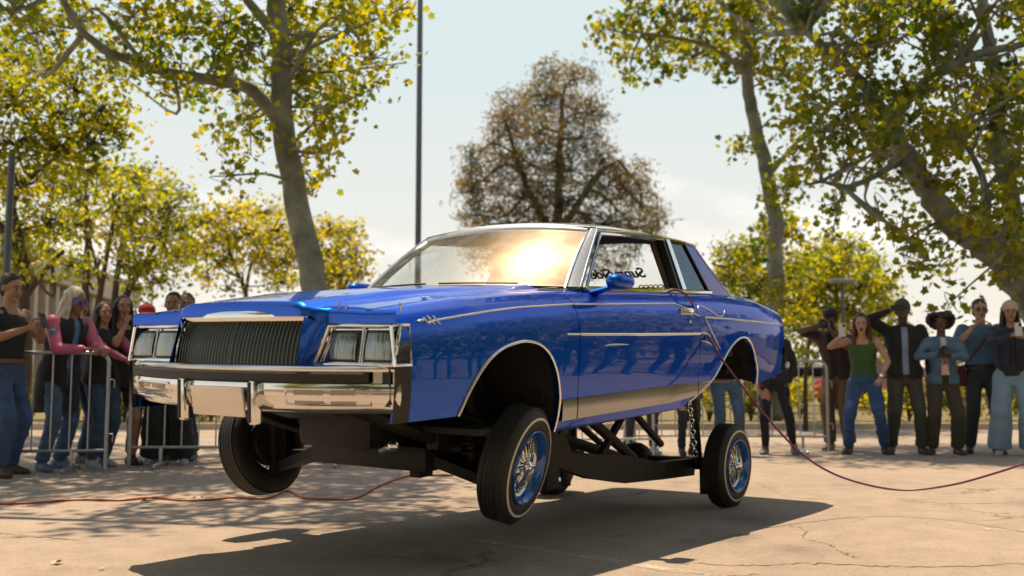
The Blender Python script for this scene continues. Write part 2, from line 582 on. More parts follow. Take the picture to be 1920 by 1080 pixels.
WSHIELD = glassmat('glare_haze_glass', (.90, .93, .92), haze=.06, drough=.36, hazecol=(1, .86, .70))  # rough warm layer added to spread the sun's glint into a glow
TINT = glassmat('tinted_blue_glass', (.05, .12, .22), haze=.1, drough=.12, hazecol=(.25, .6, 1.0))
LAMP = mat('headlamp_glass', (.22, .24, .22), .08, .9, bump=.25, bscale=26, coat=1.0, stretch=(1, 3, .3))
AMBER = mat('smoked_marker_lens', (.02, .02, .05), .08, coat=1.0)
SIGNAL = mat('clear_signal_lens', (.26, .25, .19), .10, .6, bump=.3, bscale=40, coat=1.0, stretch=(1, 4, .4))
DECAL = mat('black_vinyl_lettering', (.006, .006, .006), .5)
CREAM = mat('cream_enamel', (.72, .66, .50), .3, coat=.5)

car = empty('lowrider_coupe')
tag(car, 'glossy blue two-door lowrider hopping with its front wheels off the ground', 'car')
CARR = Matrix(((-0.56506208, 0.82497637, -0.01090167), (-0.82269034, -0.56439618, -0.06809955), (-0.06233338, -0.02951177, 0.99761897)))
car.matrix_world = Matrix.Translation((-0.63508, 5.60767, 0.37135)) @ CARR.to_4x4()

# --- body lines (x forward, y to the car's left, z up)
ZT = [(1.0, .852), (.9, .866), (.43, .915), (0, .938), (-.43, .955), (-.67, .968), (-1.3, .974), (-2.3, .974), (-2.75, .957), (-3.1, .935), (-3.6, .868), (-3.75, .85)]
ZT = ZT[::-1]


def ztop(x): return float(np.interp(x, [p[0] for p in ZT], [p[1] for p in ZT]))


YZ = [(.20, .82), (.26, .845), (.32, .868), (.42, .89), (.55, .903), (.70, .910), (.80, .905), (.86, .893), (.91, .872), (.945, .842), (.975, .795)]


def plan(x):
    k = 1.0
    if x > .3: k -= .040 * ((x - .3) / .65) ** 2
    if x < -2.9: k -= .050 * min(1.4, ((-2.9 - x) / .7)) ** 2
    return k


def yside(x, z):
    zt = ztop(x)
    if z > .6: z = .6 + (z - .6) / (zt - .6) * .375
    return float(np.interp(z, [p[0] for p in YZ], [p[1] for p in YZ])) * plan(x)


ARCHF = [(.575, .40), (.52, .49), (.46, .565), (.38, .635), (.28, .685), (.17, .708), (.063, .715), (-.05, .695), (-.14, .645), (-.20, .575), (-.24, .49), (-.262, .40), (-.275, .25)]
ARCHR = [(-1.80, .258), (-1.90, .298), (-1.99, .337), (-2.165, .413), (-2.28, .50), (-2.394, .590), (-2.52, .650), (-2.65, .672), (-2.75, .650), (-2.83, .585), (-2.89, .505), (-2.94, .42), (-2.965, .33)]


def fit(poly, n=4):
    s = spline([(x, 0, z) for x, z in poly], n)
    return [(p.x, p.z) for p in s]


AF, AR = fit(ARCHF), fit(ARCHR)


def zlow(x):
    if x > .575: return .40
    if x > -.275: return float(np.interp(x, [p[0] for p in AF][::-1], [p[1] for p in AF][::-1]))
    if x > -1.80: return .25
    if x > -2.965: return float(np.interp(x, [p[0] for p in AR][::-1], [p[1] for p in AR][::-1]))
    return float(np.interp(x, [-3.6, -2.965], [.385, .33]))


def side_panel(name, x0, x1, s, parent, material=PAINT, nz=22):
    xs = set(np.linspace(x0, x1, max(6, int(abs(x1 - x0) / .06))).tolist())
    xs |= {p[0] for p in AF + AR if min(x0, x1) <= p[0] <= max(x0, x1)}
    xs = sorted(xs, reverse=True)
    b = MB()
    rows = []
    for x in xs:
        zl, zt = zlow(x), ztop(x)
        r = [Vector((x, yside(x, zl) - .03, zl + .002))]
        for i in range(nz + 1):
            t = i / nz
            t = 1 - (1 - t) ** 1.5 if t > 0 else 0
            z = zl + (zt - zl) * t
            r.append(Vector((x, yside(x, z), z)))
        # shelf on top
        yt = r[-1].y
        r.append(Vector((x, yt - .025, zt + .010)))
        r.append(Vector((x, yt - .075, zt + .014)))
        rows.append(r)
    # edges of the panel turn inwards
    for k, row in ((0, rows[0]), (-1, rows[-1])):
        e = [p + Vector((-.004 if k == 0 else .004, -.03, 0)) for p in row]
        e = [p + Vector((.004 if k == 0 else -.004, 0, 0)) for p in e]
        if k == 0: rows = [e] + rows
        else: rows = rows + [e]
    b.grid(rows)
    if s < 0: b.mirror()
    return b.build(name, material, parent, True, 50)


def side_tube(name, pts, r, s, parent, material, out=.002, n=6, ell=1.0, sm=6, taper=False):
    P = spline([(x, 0, z) for x, z in pts], sm) if sm else [Vector((x, 0, z)) for x, z in pts]
    P = [Vector((p.x, yside(p.x, p.z) + out, p.z)) for p in P]
    rr = [r] * len(P)
    if taper:
        L = len(P) - 1
        rr = [r * (.25 + .75 * math.sin(math.pi * min(1, max(0, (i / L) * .9 + .05)))) for i in range(L + 1)]
    b = MB().tube(P, rr, n, True, 0, ell)
    if s < 0: b.mirror()
    return b.build(name, material, parent, True, 60)


def side_strip(name, x0, x1, zb, zt, s, parent, material, out=.006, nx=24, nz=4, flat=.06):
    """a proud moulding following the body side; zb, zt functions of x"""
    b = MB(); rows = []
    for i in range(nx + 1):
        x = x0 + (x1 - x0) * i / nx
        r = []
        a, c = zb(x), zt(x)
        r.append(Vector((x, yside(x, a) - .01, a)))
        for j in range(nz + 1):
            z = a + (c - a) * j / nz
            yy = yside(x, z) if not flat else yside(x, c) - flat * (c - z)
            r.append(Vector((x, yy + out * (1 if 0 < j < nz else .5), z)))
        r.append(Vector((x, yside(x, c) - .01, c)))
        rows.append(r)
    b.grid(rows)
    if s < 0: b.mirror()
    return b.build(name, material, parent, True, 50)


for s in (1, -1):
    fender = side_panel('fender', .955, -.430, s, car)
    door = side_panel('door', -.436, -1.930, s, car)
    quarter = side_panel('quarter_panel', -1.936, -3.56, s, car)
    side_tube('wheel_arch_trim', AF, .0085, s, fender, CHROME, out=.001, sm=0, n=8)
    side_tube('wheel_arch_trim', AR[2:], .0085, s, quarter, CHROME, out=.001, sm=0, n=8)
    # rocker moulding in three lengths
    zt = lambda x: .411 + .004 * (x + .3)
    zb = lambda x: .302 + max(0, (-1.55 - x)) * .05
    side_strip('rocker_moulding', -.285, -.428, zb, zt, s, fender, BRUSH, nx=4)
    side_strip('rocker_moulding', -.438, -1.928, zb, zt, s, door, BRUSH)
    # tapered end in front of the rear wheel
    side_strip('rocker_moulding', -1.938, -2.13, lambda x: max(zb(x), zlow(x) + .004), zt, s, quarter, BRUSH, nx=8)
    # stripes
    side_tube('pinstripe', [(.70, .823), (.436, .850), (.09, .876), (-.428, .896)], .0052, s, fender, STRIPE, ell=1, sm=6)
    for (a, c) in (((.815, .82), (.765, .826)), ((.772, .835), (.752, .806)), ((.745, .842), (.722, .804)), ((.712, .842), (.690, .804)), ((.765, .81), (.69, .825))):
        side_tube('pinstripe_flourish', [a, ((a[0] + c[0]) / 2 + .004, (a[1] + c[1]) / 2), c], .006, s, fender, STRIPE, taper=True)
    side_tube('pinstripe', [(-.438, .896), (-1.117, .899), (-1.56, .902), (-1.66, .897), (-1.74, .879), (-1.83, .850), (-1.926, .826)], .0052, s, door, STRIPE)
    side_tube('body_moulding', [(-.30, .741), (-.428, .738)], .0085, s, fender, CHROME, sm=0)
    side_tube('body_moulding', [(-.438, .738), (-1.1, .725), (-1.926, .712)], .0085, s, door, CHROME, sm=0, ell=.8)
    side_tube('pinstripe', [(-1.94, .82), (-1.935, .85), (-1.945, .876), (-1.975, .890), (-2.03, .884), (-2.129, .856), (-2.22, .826), (-2.29, .821), (-2.335, .838), (-2.366, .864)], .0052, s, quarter, STRIPE, taper=True)
    side_tube('pinstripe', [(-3.50, .747), (-3.1, .768), (-2.722, .788), (-2.257, .807), (-2.017, .816)], .0075, s, quarter, STRIPE)
    side_tube('pinstripe', [(-2.017, .816), (-2.05, .775), (-2.10, .722), (-2.16, .672), (-2.249, .605)], .0065, s, quarter, STRIPE, taper=True)
    side_tube('body_moulding', [(-1.94, .717), (-2.00, .713), (-2.079, .690)], .010, s, quarter, STRIPE, taper=True)
    side_tube('pinstripe', [(-1.94, .667), (-2.036, .655), (-2.12, .632), (-2.205, .600)], .006, s, quarter, STRIPE, taper=True)
    side_tube('door_badge', [(-.69, .673), (-.80, .676), (-.96, .671)], .006, s, door, STRIPE, taper=True)
    # door handle and lock
    b = MB()
    ym = yside(-1.76, .852)
    b.box((-1.757, ym + .010, .853), (.150, .022, .030), bev=.007)
    b.box((-1.757, ym + .002, .853), (.165, .012, .042), bev=.005)
    if s < 0: b.mirror()
    b.build('door_handle', CHROME, door)
    b = MB(); b.ball((-1.79, yside(-1.79, .79), .79), (.011, .008, .011), 10)
    if s < 0: b.mirror()
    b.build('door_lock', CHROME, door)
    # mirror
    b = MB()
    rings = []
    for i, (dx, k) in enumerate([(.145, .25), (.13, .62), (.10, .86), (.05, .98), (-.02, 1.0), (-.09, .97), (-.115, .93)]):
        c = Vector((-.785 + dx * .66, .955, 1.014))
        rings.append([c + Vector((0, math.cos(w) * .056 * k, math.sin(w) * .042 * k + (.006 if math.sin(w) > 0 else 0))) for w in np.linspace(0, 2 * math.pi, 20, endpoint=False)])
    b.loft(rings)
    b.loft([[Vector((-.74 + .05 * math.cos(w), .80 + .0 * i, .955 + .02 * math.sin(w))) if i == 0 else Vector((-.76 + .03 * math.cos(w), .93, .99 + .014 * math.sin(w))) for w in np.linspace(0, 2 * math.pi, 12, endpoint=False)] for i in (0, 1)])
    if s < 0: b.mirror()
    mir = b.build('side_mirror', PAINT, door)
    b = MB(); b.ball((-.862, .955, 1.014), (.004, .048, .034), 14)
    if s < 0: b.mirror()
    b.build('mirror_glass', CHROME, mir)
    # marker lamp that wraps the corner
    b = MB()
    q = [(.972, .803), (.878, .803), (.892, .640), (.985, .640)]
    def sp(x, z, o): return Vector((x, yside(min(x, .955), z) + o, z))
    b.tube([sp(x, z, .004) for x, z in q + q[:1]], .0085, 6, False)
    if s < 0: b.mirror()
    lampf = b.build('side_marker_lamp', CHROME, fender)
    b = MB(); b.grid([[sp(x0 + (x1 - x0) * t, z, .003) for t in np.linspace(0, 1, 5)] for x0, x1, z in ((.972, .878, .803), (.979, .885, .72), (.985, .892, .640))])
    if s < 0: b.mirror()
    b.build('marker_lens', AMBER, lampf)
    # black filler between bumper and fender
    b = MB()
    b.grid([[sp(x, z, .004) for z in np.linspace(.40, .632, 6)] for x in (.985, .955, .92, .885)])
    b.grid([[Vector((.985, y, z)) for z in (.47, .632)] for y in (.85, .6)])
    if s < 0: b.mirror()
    b.build('bumper_filler', RUBBER, fender)
    # wheel houses
    for arch, nm in ((AF, 'wheel_house'), (AR, 'wheel_house')):
        b = MB()
        rows = []
        for y in (.0, .1, .25, .47):
            rows.append([Vector((x, yside(x, z) - .012 - y, z + .01 + .02 * (y > .05))) for x, z in arch])
        b.grid(rows)
        b.add([Vector((x, .42, z + .03)) for x, z in arch] , [tuple(range(len(arch)))])
        if s < 0: b.mirror()
        b.build(nm, UNDER, car, True, 40)

# --- hood, cowl, header, nose
def hoodz(x, y):
    zt = ztop(min(x, 1.0)) + .014
    a = abs(y)
    w = .40 + (.62 - .40) * float(np.clip((1.0 - x) / 1.45, 0, 1))
    return zt + .022 * (1 - (a / .73) ** 2) + .026 * float(1 - smoothstep(w - .05, w + .03, a))


def nosex(y):
    return .955 + .075 * float(1 - smoothstep(.40, .485, abs(y)))


def wbase(y): return -.42 - .17 * (abs(y) / .72) ** 2


YH = sorted(set(np.linspace(-.722, .722, 41).tolist() + [-.485, -.44, -.40, .40, .44, .485]))
b = MB(); rows = []
for t in np.linspace(0, 1, 26):
    r = []
    for y in YH:
        xr, xf = wbase(y) + .085, nosex(y) - .012
        x = xr + (xf - xr) * t
        r.append(Vector((x, y, hoodz(x, y))))
    rows.append(r)
edge = [p + Vector((0, 0, -.03)) for p in rows[0]]
edge2 = [p + Vector((0, 0, -.012)) for p in rows[-1]]
b.grid([edge] + rows + [edge2])
hood = b.build('hood', PAINT, car, True, 50)
# inner lip of hood sides
b = MB()
for s in (1, -1):
    b.grid([[Vector((x, s * .722, hoodz(x, .722) - dz)) for dz in (0, .03)] for x in np.linspace(-.5, .94, 20)])
b.build('hood_edge', PAINT, hood)
# chrome tip ornaments on the front corners
for s in (1, -1):
    for y, h in ((.53, .05), (.57, .028), (.875, .035)):
        b = MB().tube([(.945, s * y, .862), (.950, s * y, .862 + h)], [.006, .004], 8)
        b.build('chrome_finial', CHROME, hood)
# header panel
b = MB(); rows = []
ys = sorted(set(np.linspace(-.868, .868, 61).tolist() + [-.49, -.40, .40, .49]))
for y in ys:
    xf = nosex(y)
    z0 = hoodz(.955, y) - .004 if abs(y) < .722 else ztop(.955) + .012
    nose = abs(y) < .445
    pr = [(xf - .012, z0), (xf + .006, z0 - .008), (xf + .014, z0 - .022), (xf + .015, .846 if nose else .812)]
    if not nose: pr[-1] = (xf + .013, .808)
    rows.append([Vector((x, y, z)) for x, z in pr])
b.grid(rows)
header = b.build('header_panel', PAINT, car, True, 50)
for s in (1, -1):
    b = MB()
    A = [Vector((1.036, s * .408, .846)), Vector((1.02, s * .447, .83)), Vector((.972, s * .492, .812))]
    B = [Vector((1.098, s * .420, .630)), Vector((1.06, s * .424, .630)), Vector((1.0, s * .430, .630))]
    b.grid([A, [a.lerp(c, .5) for a, c in zip(A, B)], B])
    b.build('nose_side', PAINT, header, True, 60)

# --- grille
def grx(y, z):
    t = (z - .63) / (.846 - .63)
    return 1.098 - .066 * t - .012 * math.sin(math.pi * t) * -1 - .035 * (y / .42) ** 2
b = MB()
b.grid([[Vector((grx(y, z) - .02, y, z)) for y in np.linspace(-.412, .412, 9)] for z in np.linspace(.63, .83, 7)])
gr = b.build('grille', TRIMK, car)
for y in np.linspace(-.395, .395, 37):
    big = abs(y) < .005; sc_ = 1
    b = MB()
    P = [Vector((grx(y, z) - .006 + (.006 if big else 0), y, z)) for z in np.linspace(.632, .828, 6)]
    b.tube(P, .0030 if big else .0024, 4, True, 0, 1.6)
    b.build('grille_bar', GRILLE, gr, True, 60)
b = MB()
rows = []
for y in np.linspace(-.415, .415, 15):
    x = grx(y, .83)
    rows.append([Vector((x - .012, y, .876)), Vector((x + .006, y, .872)), Vector((x + .014, y, .860)), Vector((x + .018, y, .840)), Vector((x + .012, y, .827)), Vector((x - .012, y, .824))])
b.grid(rows)
for s in (1, -1):
    b.tube([Vector((grx(s * .414, z), s * .414, z)) for z in np.linspace(.632, .838, 6)], .006, 6)
b.build('grille_surround', CHROME, gr)

# --- headlamp units
def hlp(y, z):
    t = (z - .638) / (.806 - .638)
    return Vector((1.0 - .034 * t - .03 * max(0, (abs(y) - .45) / .43) ** 2 * .6, y, z))
for s in (1, -1):
    b = MB()
    inn = lambda z: .43 + (.492 - .43) * (z - .638) / .168
    outr = lambda z: .862 + .013 * (z - .638) / .168
    rows = [[hlp(s * (inn(z) + (outr(z) - inn(z)) * t), z) + Vector((-.018, 0, 0)) for t in np.linspace(0, 1, 9)] for z in (.638, .70, .76, .806)]
    b.grid(rows)
    unit = b.build('headlamp_bezel', CHROME, header, True, 60)
    b = MB()
    q = [hlp(s * inn(z), z) for z in (.640, .72, .804)] + [hlp(s * y, .804) for y in (.6, .75)] + [hlp(s * outr(z), z) for z in (.804, .72, .640)] + [hlp(s * y, .640) for y in (.75, .6)]
    b.tube(q + q[:1], .010, 6, False)
    q2 = [hlp(s * .682, z) + Vector((-.006, 0, 0)) for z in (.645, .72, .80)]
    b.tube(q2, .007, 6)
    b.build('bezel_frame', CHROME, unit, True, 60)
    for (y0, y1) in ((.497, .672), (.692, .866)):
        # dark gasket then the glass lens
        yc = (y0 + y1) / 2
        b = MB()
        c = hlp(s * yc, .717)
        b.box((c.x - .016, s * yc, .717), (.016, y1 - y0, .138), M=Matrix.Rotation(R(-11), 3, 'Y'), bev=.006)
        hl = b.build('headlamp', TRIMK, unit)
        b = MB()
        rows = []
        for u in np.linspace(-1, 1, 9):
            rows.append([Vector((c.x - .006 + .012 * (1 - (u * u + v * v) / 2) - (.026 * v * .45), s * yc + u * (y1 - y0 - .030) / 2, .717 + v * .055)) for v in np.linspace(-1, 1, 7)])
        b.grid(rows)
        b.build('lamp_lens', LAMP, hl, True, 60)

# --- bumpers
def bumper_path(front=True):
    P = []
    if front:
        P.append(Vector((.90, -.86, 0))); P.append(Vector((.935, -.905, 0)))
        for y in np.linspace(-.895, .862, 37):
            P.append(Vector((1.150 - .185 * abs(y / .88) ** 2.1, y, 0)))
        P.append(Vector((.945, .870, 0)))
    return P


def sweep(path, prof, closed_prof=False, i0=0, i1=None):
    """profile (outward, z) swept along a plan path running from y- to y+ at the front"""
    i1 = len(path) if i1 is None else i1
    rows = []
    for i in range(i0, i1):
        a, c = path[max(0, i - 1)], path[min(len(path) - 1, i + 1)]
        t = (c - a).normalized(); nrm = Vector((t.y, -t.x, 0))
        rows.append([path[i] + nrm * o + Vector((0, 0, z)) for o, z in prof])
    return rows


bp = bumper_path()
b = MB()
b.grid(sweep(bp, [(-.09, .640), (-.02, .640), (-.004, .634), (.004, .624), (.002, .614), (-.010, .612), (-.010, .566), (.002, .562), (.006, .548), (.004, .50), (-.012, .455), (-.030, .440), (-.06, .436)]))
bumper = b.build('front_bumper', CHROMES, car, True, 35)
i0 = min(i for i, p in enumerate(bp) if p.y > -.80); i1 = max(i for i, p in enumerate(bp) if p.y < .80) + 1
b = MB(); b.grid(sweep(bp, [(-.012, .611), (.010, .611), (.015, .605), (.015, .573), (.010, .567), (-.012, .567)], i0=i0, i1=i1))
b.build('rub_strip', RUBBER, bumper, True, 30)


def bx(y): return 1.150 - .185 * abs(y / .88) ** 2.1


for s in (1, -1):
    g = MB(); g.box((bx(.232) + .012, s * .232, .478), (.05, .040, .190), bev=.012)
    go = g.build('bumper_guard', CHROMES, bumper)
    g = MB(); g.box((bx(.232) + .034, s * .232 - .012, .480), (.014, .020, .176), bev=.005)
    g.build('guard_pad', RUBBER, go)
    # turn signal window
    b = MB()
    fr = []
    for (y, z) in [(.385, .542), (.575, .542), (.765, .542), (.765, .476), (.575, .476), (.385, .476)]:
        fr.append(Vector((bx(y) + .006 - (.012 if z < .5 else 0), s * y, z)))
    b.tube(fr + fr[:1], .0065, 6, False)
    sig = b.build('turn_signal', CHROME, bumper, True, 60)
    for (ya, yb, m, nm) in ((.425, .565, SIGNAL, 'signal_lens'), (.595, .705, SIGNAL, 'signal_lens'), (.388, .764, TRIMK, 'signal_recess')):
        o = .004 if m is SIGNAL else .001
        b = MB(); b.grid([[Vector((bx(y) + .004 + o - .020 * ((.545 - z) / .07) ** 1.3 * .5, s * y, z)) for z in np.linspace(.540, .480, 4)] for y in np.linspace(ya, yb, 6)])
        b.build(nm, m, sig, True, 60)
b = MB(); b.box((bx(0) + .010, 0, .478), (.012, .34, .132), M=Matrix.Rotation(R(8), 3, 'Y'), bev=.005)
pl = b.build('license_plate', mat('blank_plate_metal', (.70, .66, .60), .22, .85, bump=.03, bscale=20), bumper)
b = MB()
fr = [Vector((bx(0) + .016 - (.018 if z < .45 else 0), y, z)) for y, z in ((-.165, .535), (.165, .535), (.165, .420), (-.165, .420))]
b.tube(fr + fr[:1], .005, 6, False); b.build('plate_frame', CHROME, pl)
# underside of the front
b = MB(); b.grid([[Vector((bx(y) - .05 - t * .30, y, .437 - .03 * t)) for t in (0, .3, .6, 1)] for y in np.linspace(-.80, .80, 13)])
b.build('front_valance', UNDER, car)

# rear bumper and tail
b = MB()
P = [Vector((-3.30, .86, 0)), Vector((-3.545, .856, 0)), Vector((-3.60, .83, 0))] + [Vector((-3.63 - .06 * (1 - (y / .8) ** 2), y, 0)) for y in np.linspace(.78, -.78, 15)] + [Vector((-3.60, -.83, 0)), Vector((-3.545, -.856, 0)), Vector((-3.30, -.86, 0))]
b.grid(sweep(P[1:-1], [(-.08, .60), (0, .60), (.008, .59), (.008, .50), (0, .42), (-.04, .40), (-.10, .40)]))
rb = b.build('rear_bumper', CHROMES, car, True, 35)
b = MB(); b.grid(sweep(P[1:-1], [(0, .575), (.020, .570), (.020, .525), (0, .52)])); b.build('rub_strip', RUBBER, rb)
b = MB(); b.grid([[Vector((-3.555 - .09 * (1 - (y / .84) ** 2) * 1 - .015 * (z < .8), y * (1 if z < .8 else .93), z)) for z in (ztop(-3.58) + .008, .84, .75, .60, .42)] for y in np.linspace(-.835, .835, 13)])
tail = b.build('tail_panel', PAINT, car, True, 60)
for s in (1, -1):
    b = MB(); b.box((-3.605, s * .58, .70), (.06, .34, .15), M=Matrix.Rotation(R(6), 3, 'Y'), bev=.02)
    b.build('tail_lamp', mat('red_lens', (.35, .01, .01), .1, coat=1.0), tail)
b = MB(); b.grid([[Vector((x, y, ztop(x) + .014 + .022 * (1 - (y / .74) ** 2) - (.03 if x < -3.58 else 0))) for x in (-2.72, -2.9, -3.1, -3.3, -3.5, -3.56, -3.60)] for y in np.linspace(-.74, .74, 17)])
b.build('trunk_lid', PAINT, car, True, 60)

# --- greenhouse
def gy(z): return .792 - (.792 - .640) * (z - .972) / (1.335 - .972)
def wtop(y): return Vector((-.985 - .085 * (abs(y) / .6) ** 2, y, 1.372 - .034 * (abs(y) / .6) ** 2))
def wbot(y): return Vector((wbase(y), y, .985 + .018 * (1 - (abs(y) / .72) ** 2)))
b = MB()
rows = []
for t in np.linspace(-1, 1, 33):
    B_, T_ = wbot(t * .715), wtop(t * .595)
    r = []
    for k in np.linspace(0, 1, 13):
        p = B_.lerp(T_, k)
        n = Vector((.6, 0, .8))
        r.append(p + n * .018 * math.sin(math.pi * k))
    rows.append(r)
b.grid(rows)
ws = b.build('windshield', WSHIELD, car, True, None)
b = MB()
loop = [wbot(t * .722) for t in np.linspace(-1, 1, 21)]
b.tube([p + Vector((.008, 0, .004)) for p in loop], .011, 6)
b.build('lower_windshield_trim', TRIMK, ws)
b = MB(); b.grid([[wtop(t * .60) + Vector((.026, 0, -.020)), wtop(t * .60) + Vector((.022, 0, -.004)), wtop(t * .60) + Vector((.010, 0, .010)), wtop(t * .60) + Vector((-.02, 0, .022))] for t in np.linspace(-1, 1, 21)])
b.build('upper_windshield_trim', ROOFP, ws)
b = MB()
b.grid([[Vector((wbase(y) + .10 - .10 * t, y, .975 + .010 * t + .016 * (1 - (y / .72) ** 2))) for t in (0, .5, 1)] for y in np.linspace(-.76, .76, 15)])
b.build('cowl_vent', TRIMK, car)
# wipers
for y0, y1 in ((.50, .02), (-.08, -.58)):
    b = MB(); b.tube([wbot(y) + Vector((.035, 0, .022)) for y in np.linspace(y0, y1, 6)], .006, 5)
    b.build('windshield_wiper', RUBBER, car)

# roof skin
def roofz(x, y):
    t = (x + 1.02) / (-2.44 + 1.02)
    zc = 1.392 + .058 * math.sin(math.pi * min(1, max(0, t * .86 + .05))) - .02 * t
    ze = 1.343 + .018 * math.sin(math.pi * min(1, max(0, t))) - .036 * max(0, t) ** 2
    return ze + (zc - ze) * (1 - (abs(y) / .64) ** 2.2)
b = MB(); rows = []
for t in np.linspace(0, 1, 24):
    r = []
    for q in np.linspace(-1, 1, 31):
        y = q * .635
        xf = wtop(q * .6).x; x = xf + (-2.45 - xf) * t
        z = roofz(x, y)
        if t == 0: z = wtop(q * .6).z + .014
        r.append(Vector((x, y, z)))
    rows.append(r)
b.grid(rows)
roof = b.build('roof', ROOFP, car, True, None)
b = MB(); rows = []
for t in np.linspace(0, 1, 12):
    rows.append([Vector((wtop(q * .58).x - .02 + (-2.42 - wtop(q * .58).x + .02) * t, q * .60, roofz(wtop(q * .58).x + (-2.45 - wtop(q * .58).x) * t, q * .6) - .035)) for q in np.linspace(-1, 1, 13)])
b.grid(rows); b.build('headliner', HEADL, roof)

WT = [(-1.075, 1.335), (-1.5, 1.352), (-1.9, 1.350), (-2.265, 1.330), (-2.44, 1.306)]
def roofedge(x): return float(np.interp(x, [p[0] for p in WT][::-1], [p[1] for p in WT][::-1]))


def gp(x, z, o=0.0): return Vector((x, gy(z) + o, z))


def gpoly(name, pts, s, parent, material, th=.03, o=0.0):
    """flat-ish piece of the upper body side with thickness inwards"""
    b = MB(); P = [gp(x, z, o) for x, z in pts]
    b.prism(P, (0, -th, 0))
    if s < 0: b.mirror()
    return b.build(name, material, parent, False)


for s in (1, -1):
    # roof rail above the windows
    b = MB(); rows = []
    for x in np.linspace(-1.075, -2.44, 22):
        ze = roofedge(x)
        rows.append([gp(x, ze - .028, .0), gp(x, ze - .010, .004), Vector((x, gy(ze) - .004, ze + .004)), Vector((x, .615, roofz(x, .615) + .001)), Vector((x, .600, roofz(x, .6) - .02)), gp(x, ze - .03, -.05)])
    b.grid(rows)
    if s < 0: b.mirror()
    rail = b.build('roof_rail', ROOFP, car, True, 50)
    b = MB().tube([gp(x, roofedge(x) - .006, .008) for x in np.linspace(-1.085, -2.42, 24)], .008, 6)
    if s < 0: b.mirror()
    b.build('drip_moulding', CHROME, rail)
    # windshield pillar
    b = MB(); rows = []
    for t in np.linspace(0, 1, 8):
        a = wbot(.722).lerp(wtop(.60), t) + Vector((.6, 0, .8)) * .018 * math.sin(math.pi * t)
        z = a.z
        c = gp(-.665 - .43 * max(0, (z - .985) / .345), z, .004)
        rows.append([a + Vector((-.02, -.03, -.02)), a + Vector((.004, -.004, .004)), a.lerp(c, .15) + Vector((.008, .006, .004)), a.lerp(c, .5) + Vector((.010, .012, .004)), a.lerp(c, .85) + Vector((.004, .008, .002)), c, c + Vector((-.004, -.05, 0))])
    b.grid(rows)
    if s < 0: b.mirror()
    pil = b.build('windshield_pillar', ROOFP, car, True, 60)
    for k, r_, m_ in ((2, .009, CHROME), (4, .010, CHROME)):
        b = MB().tube([r[k] for r in rows], r_, 6)
        if s < 0: b.mirror()
        b.build('pillar_trim', m_, pil)
    b = MB(); b.grid([[r[2] + Vector((.004, .005, .004)), r[3] + Vector((.006, .006, .004)), r[4] + Vector((.004, .005, .003))] for r in rows])
    if s < 0: b.mirror()
    b.build('pillar_cover', ROOFP, pil)  # pale cover carries the pillar's sky reflection as colour
    # door window surround
    fr = [(-.690, .978), (-.90, 1.150), (-1.105, 1.315), (-1.5, 1.324), (-1.955, 1.325)]
    b = MB().tube([gp(x, z, .010) for x, z in fr], .009, 6)
    if s < 0: b.mirror()
    b.build('window_trim', CHROME, car)
    b = MB(); b.tube([gp(x, .982, .012) for x in np.linspace(-.68, -2.36, 14)], .015, 6, True, 0, .6)
    if s < 0: b.mirror()
    b.build('belt_trim', CHROME, car)
    # quarter: pillar, quarter window, sail panel
    gpoly('door_pillar', [(-1.955, 1.335), (-2.045, 1.335), (-1.995, .974), (-1.885, .974)], s, car, TRIMK, .05, .002)
    b = MB(); b.grid([[gp(-1.985 + .055 * t, 1.33 - .352 * t, .012), gp(-2.012 + .055 * t, 1.33 - .352 * t, .014), gp(-2.040 + .055 * t, 1.33 - .352 * t, .012)] for t in np.linspace(0, 1, 6)])
    if s < 0: b.mirror()
    b.build('pillar_cover', CHROME, car)
    qw = gpoly('quarter_window', [(-2.050, 1.325), (-2.250, 1.318), (-2.335, .980), (-2.000, .980)], s, car, TINT, .006, .0)
    b = MB().tube([gp(x, z, .008) for x, z in [(-2.055, 1.320), (-2.250, 1.312), (-2.335, .985)]], .007, 6)
    if s < 0: b.mirror()
    b.build('quarter_window_trim', TRIMK, qw)
    b = MB()
    rows = []
    for t in np.linspace(0, 1, 12):
        z = 1.322 + (.962 - 1.322) * t
        xa = -2.252 - .088 * t
        xb = -2.440 - .020 * math.sin(math.pi * t) * -1 - .305 * t
        r = [gp(xa + .0, z, -.01)]
        for k in np.linspace(0, 1, 8):
            r.append(gp(xa + (xb - xa) * k, z, .004 - .02 * max(0, k - .75) * 4 * .5))
        # round the corner to the back
        y0 = gy(z)
        r += [Vector((xb - .025, y0 - .035, z)), Vector((xb - .038, y0 - .09, z)), Vector((xb - .050, .40, z))]
        rows.append(r)
    b.grid(rows)
    if s < 0: b.mirror()
    b.build('sail_panel', PATT, car, True, 60)
    b = MB(); b.prism([gp(-1.90, 1.33, -.06), gp(-2.40, 1.30, -.06), gp(-2.68, .97, -.06), gp(-1.86, .97, -.06)], (0, -.02, 0))
    if s < 0: b.mirror()
    b.build('inner_side_trim', HEADL, car, False)
# far side door glass is up, near side is down
b = MB(); b.prism([Vector((x, -gy(z) + .02, z)) for x, z in [(-.72, .985), (-1.11, 1.31), (-1.95, 1.325), (-1.89, .985)]], (0, .004, 0))
b.build('door_window', GLASS, car, False)
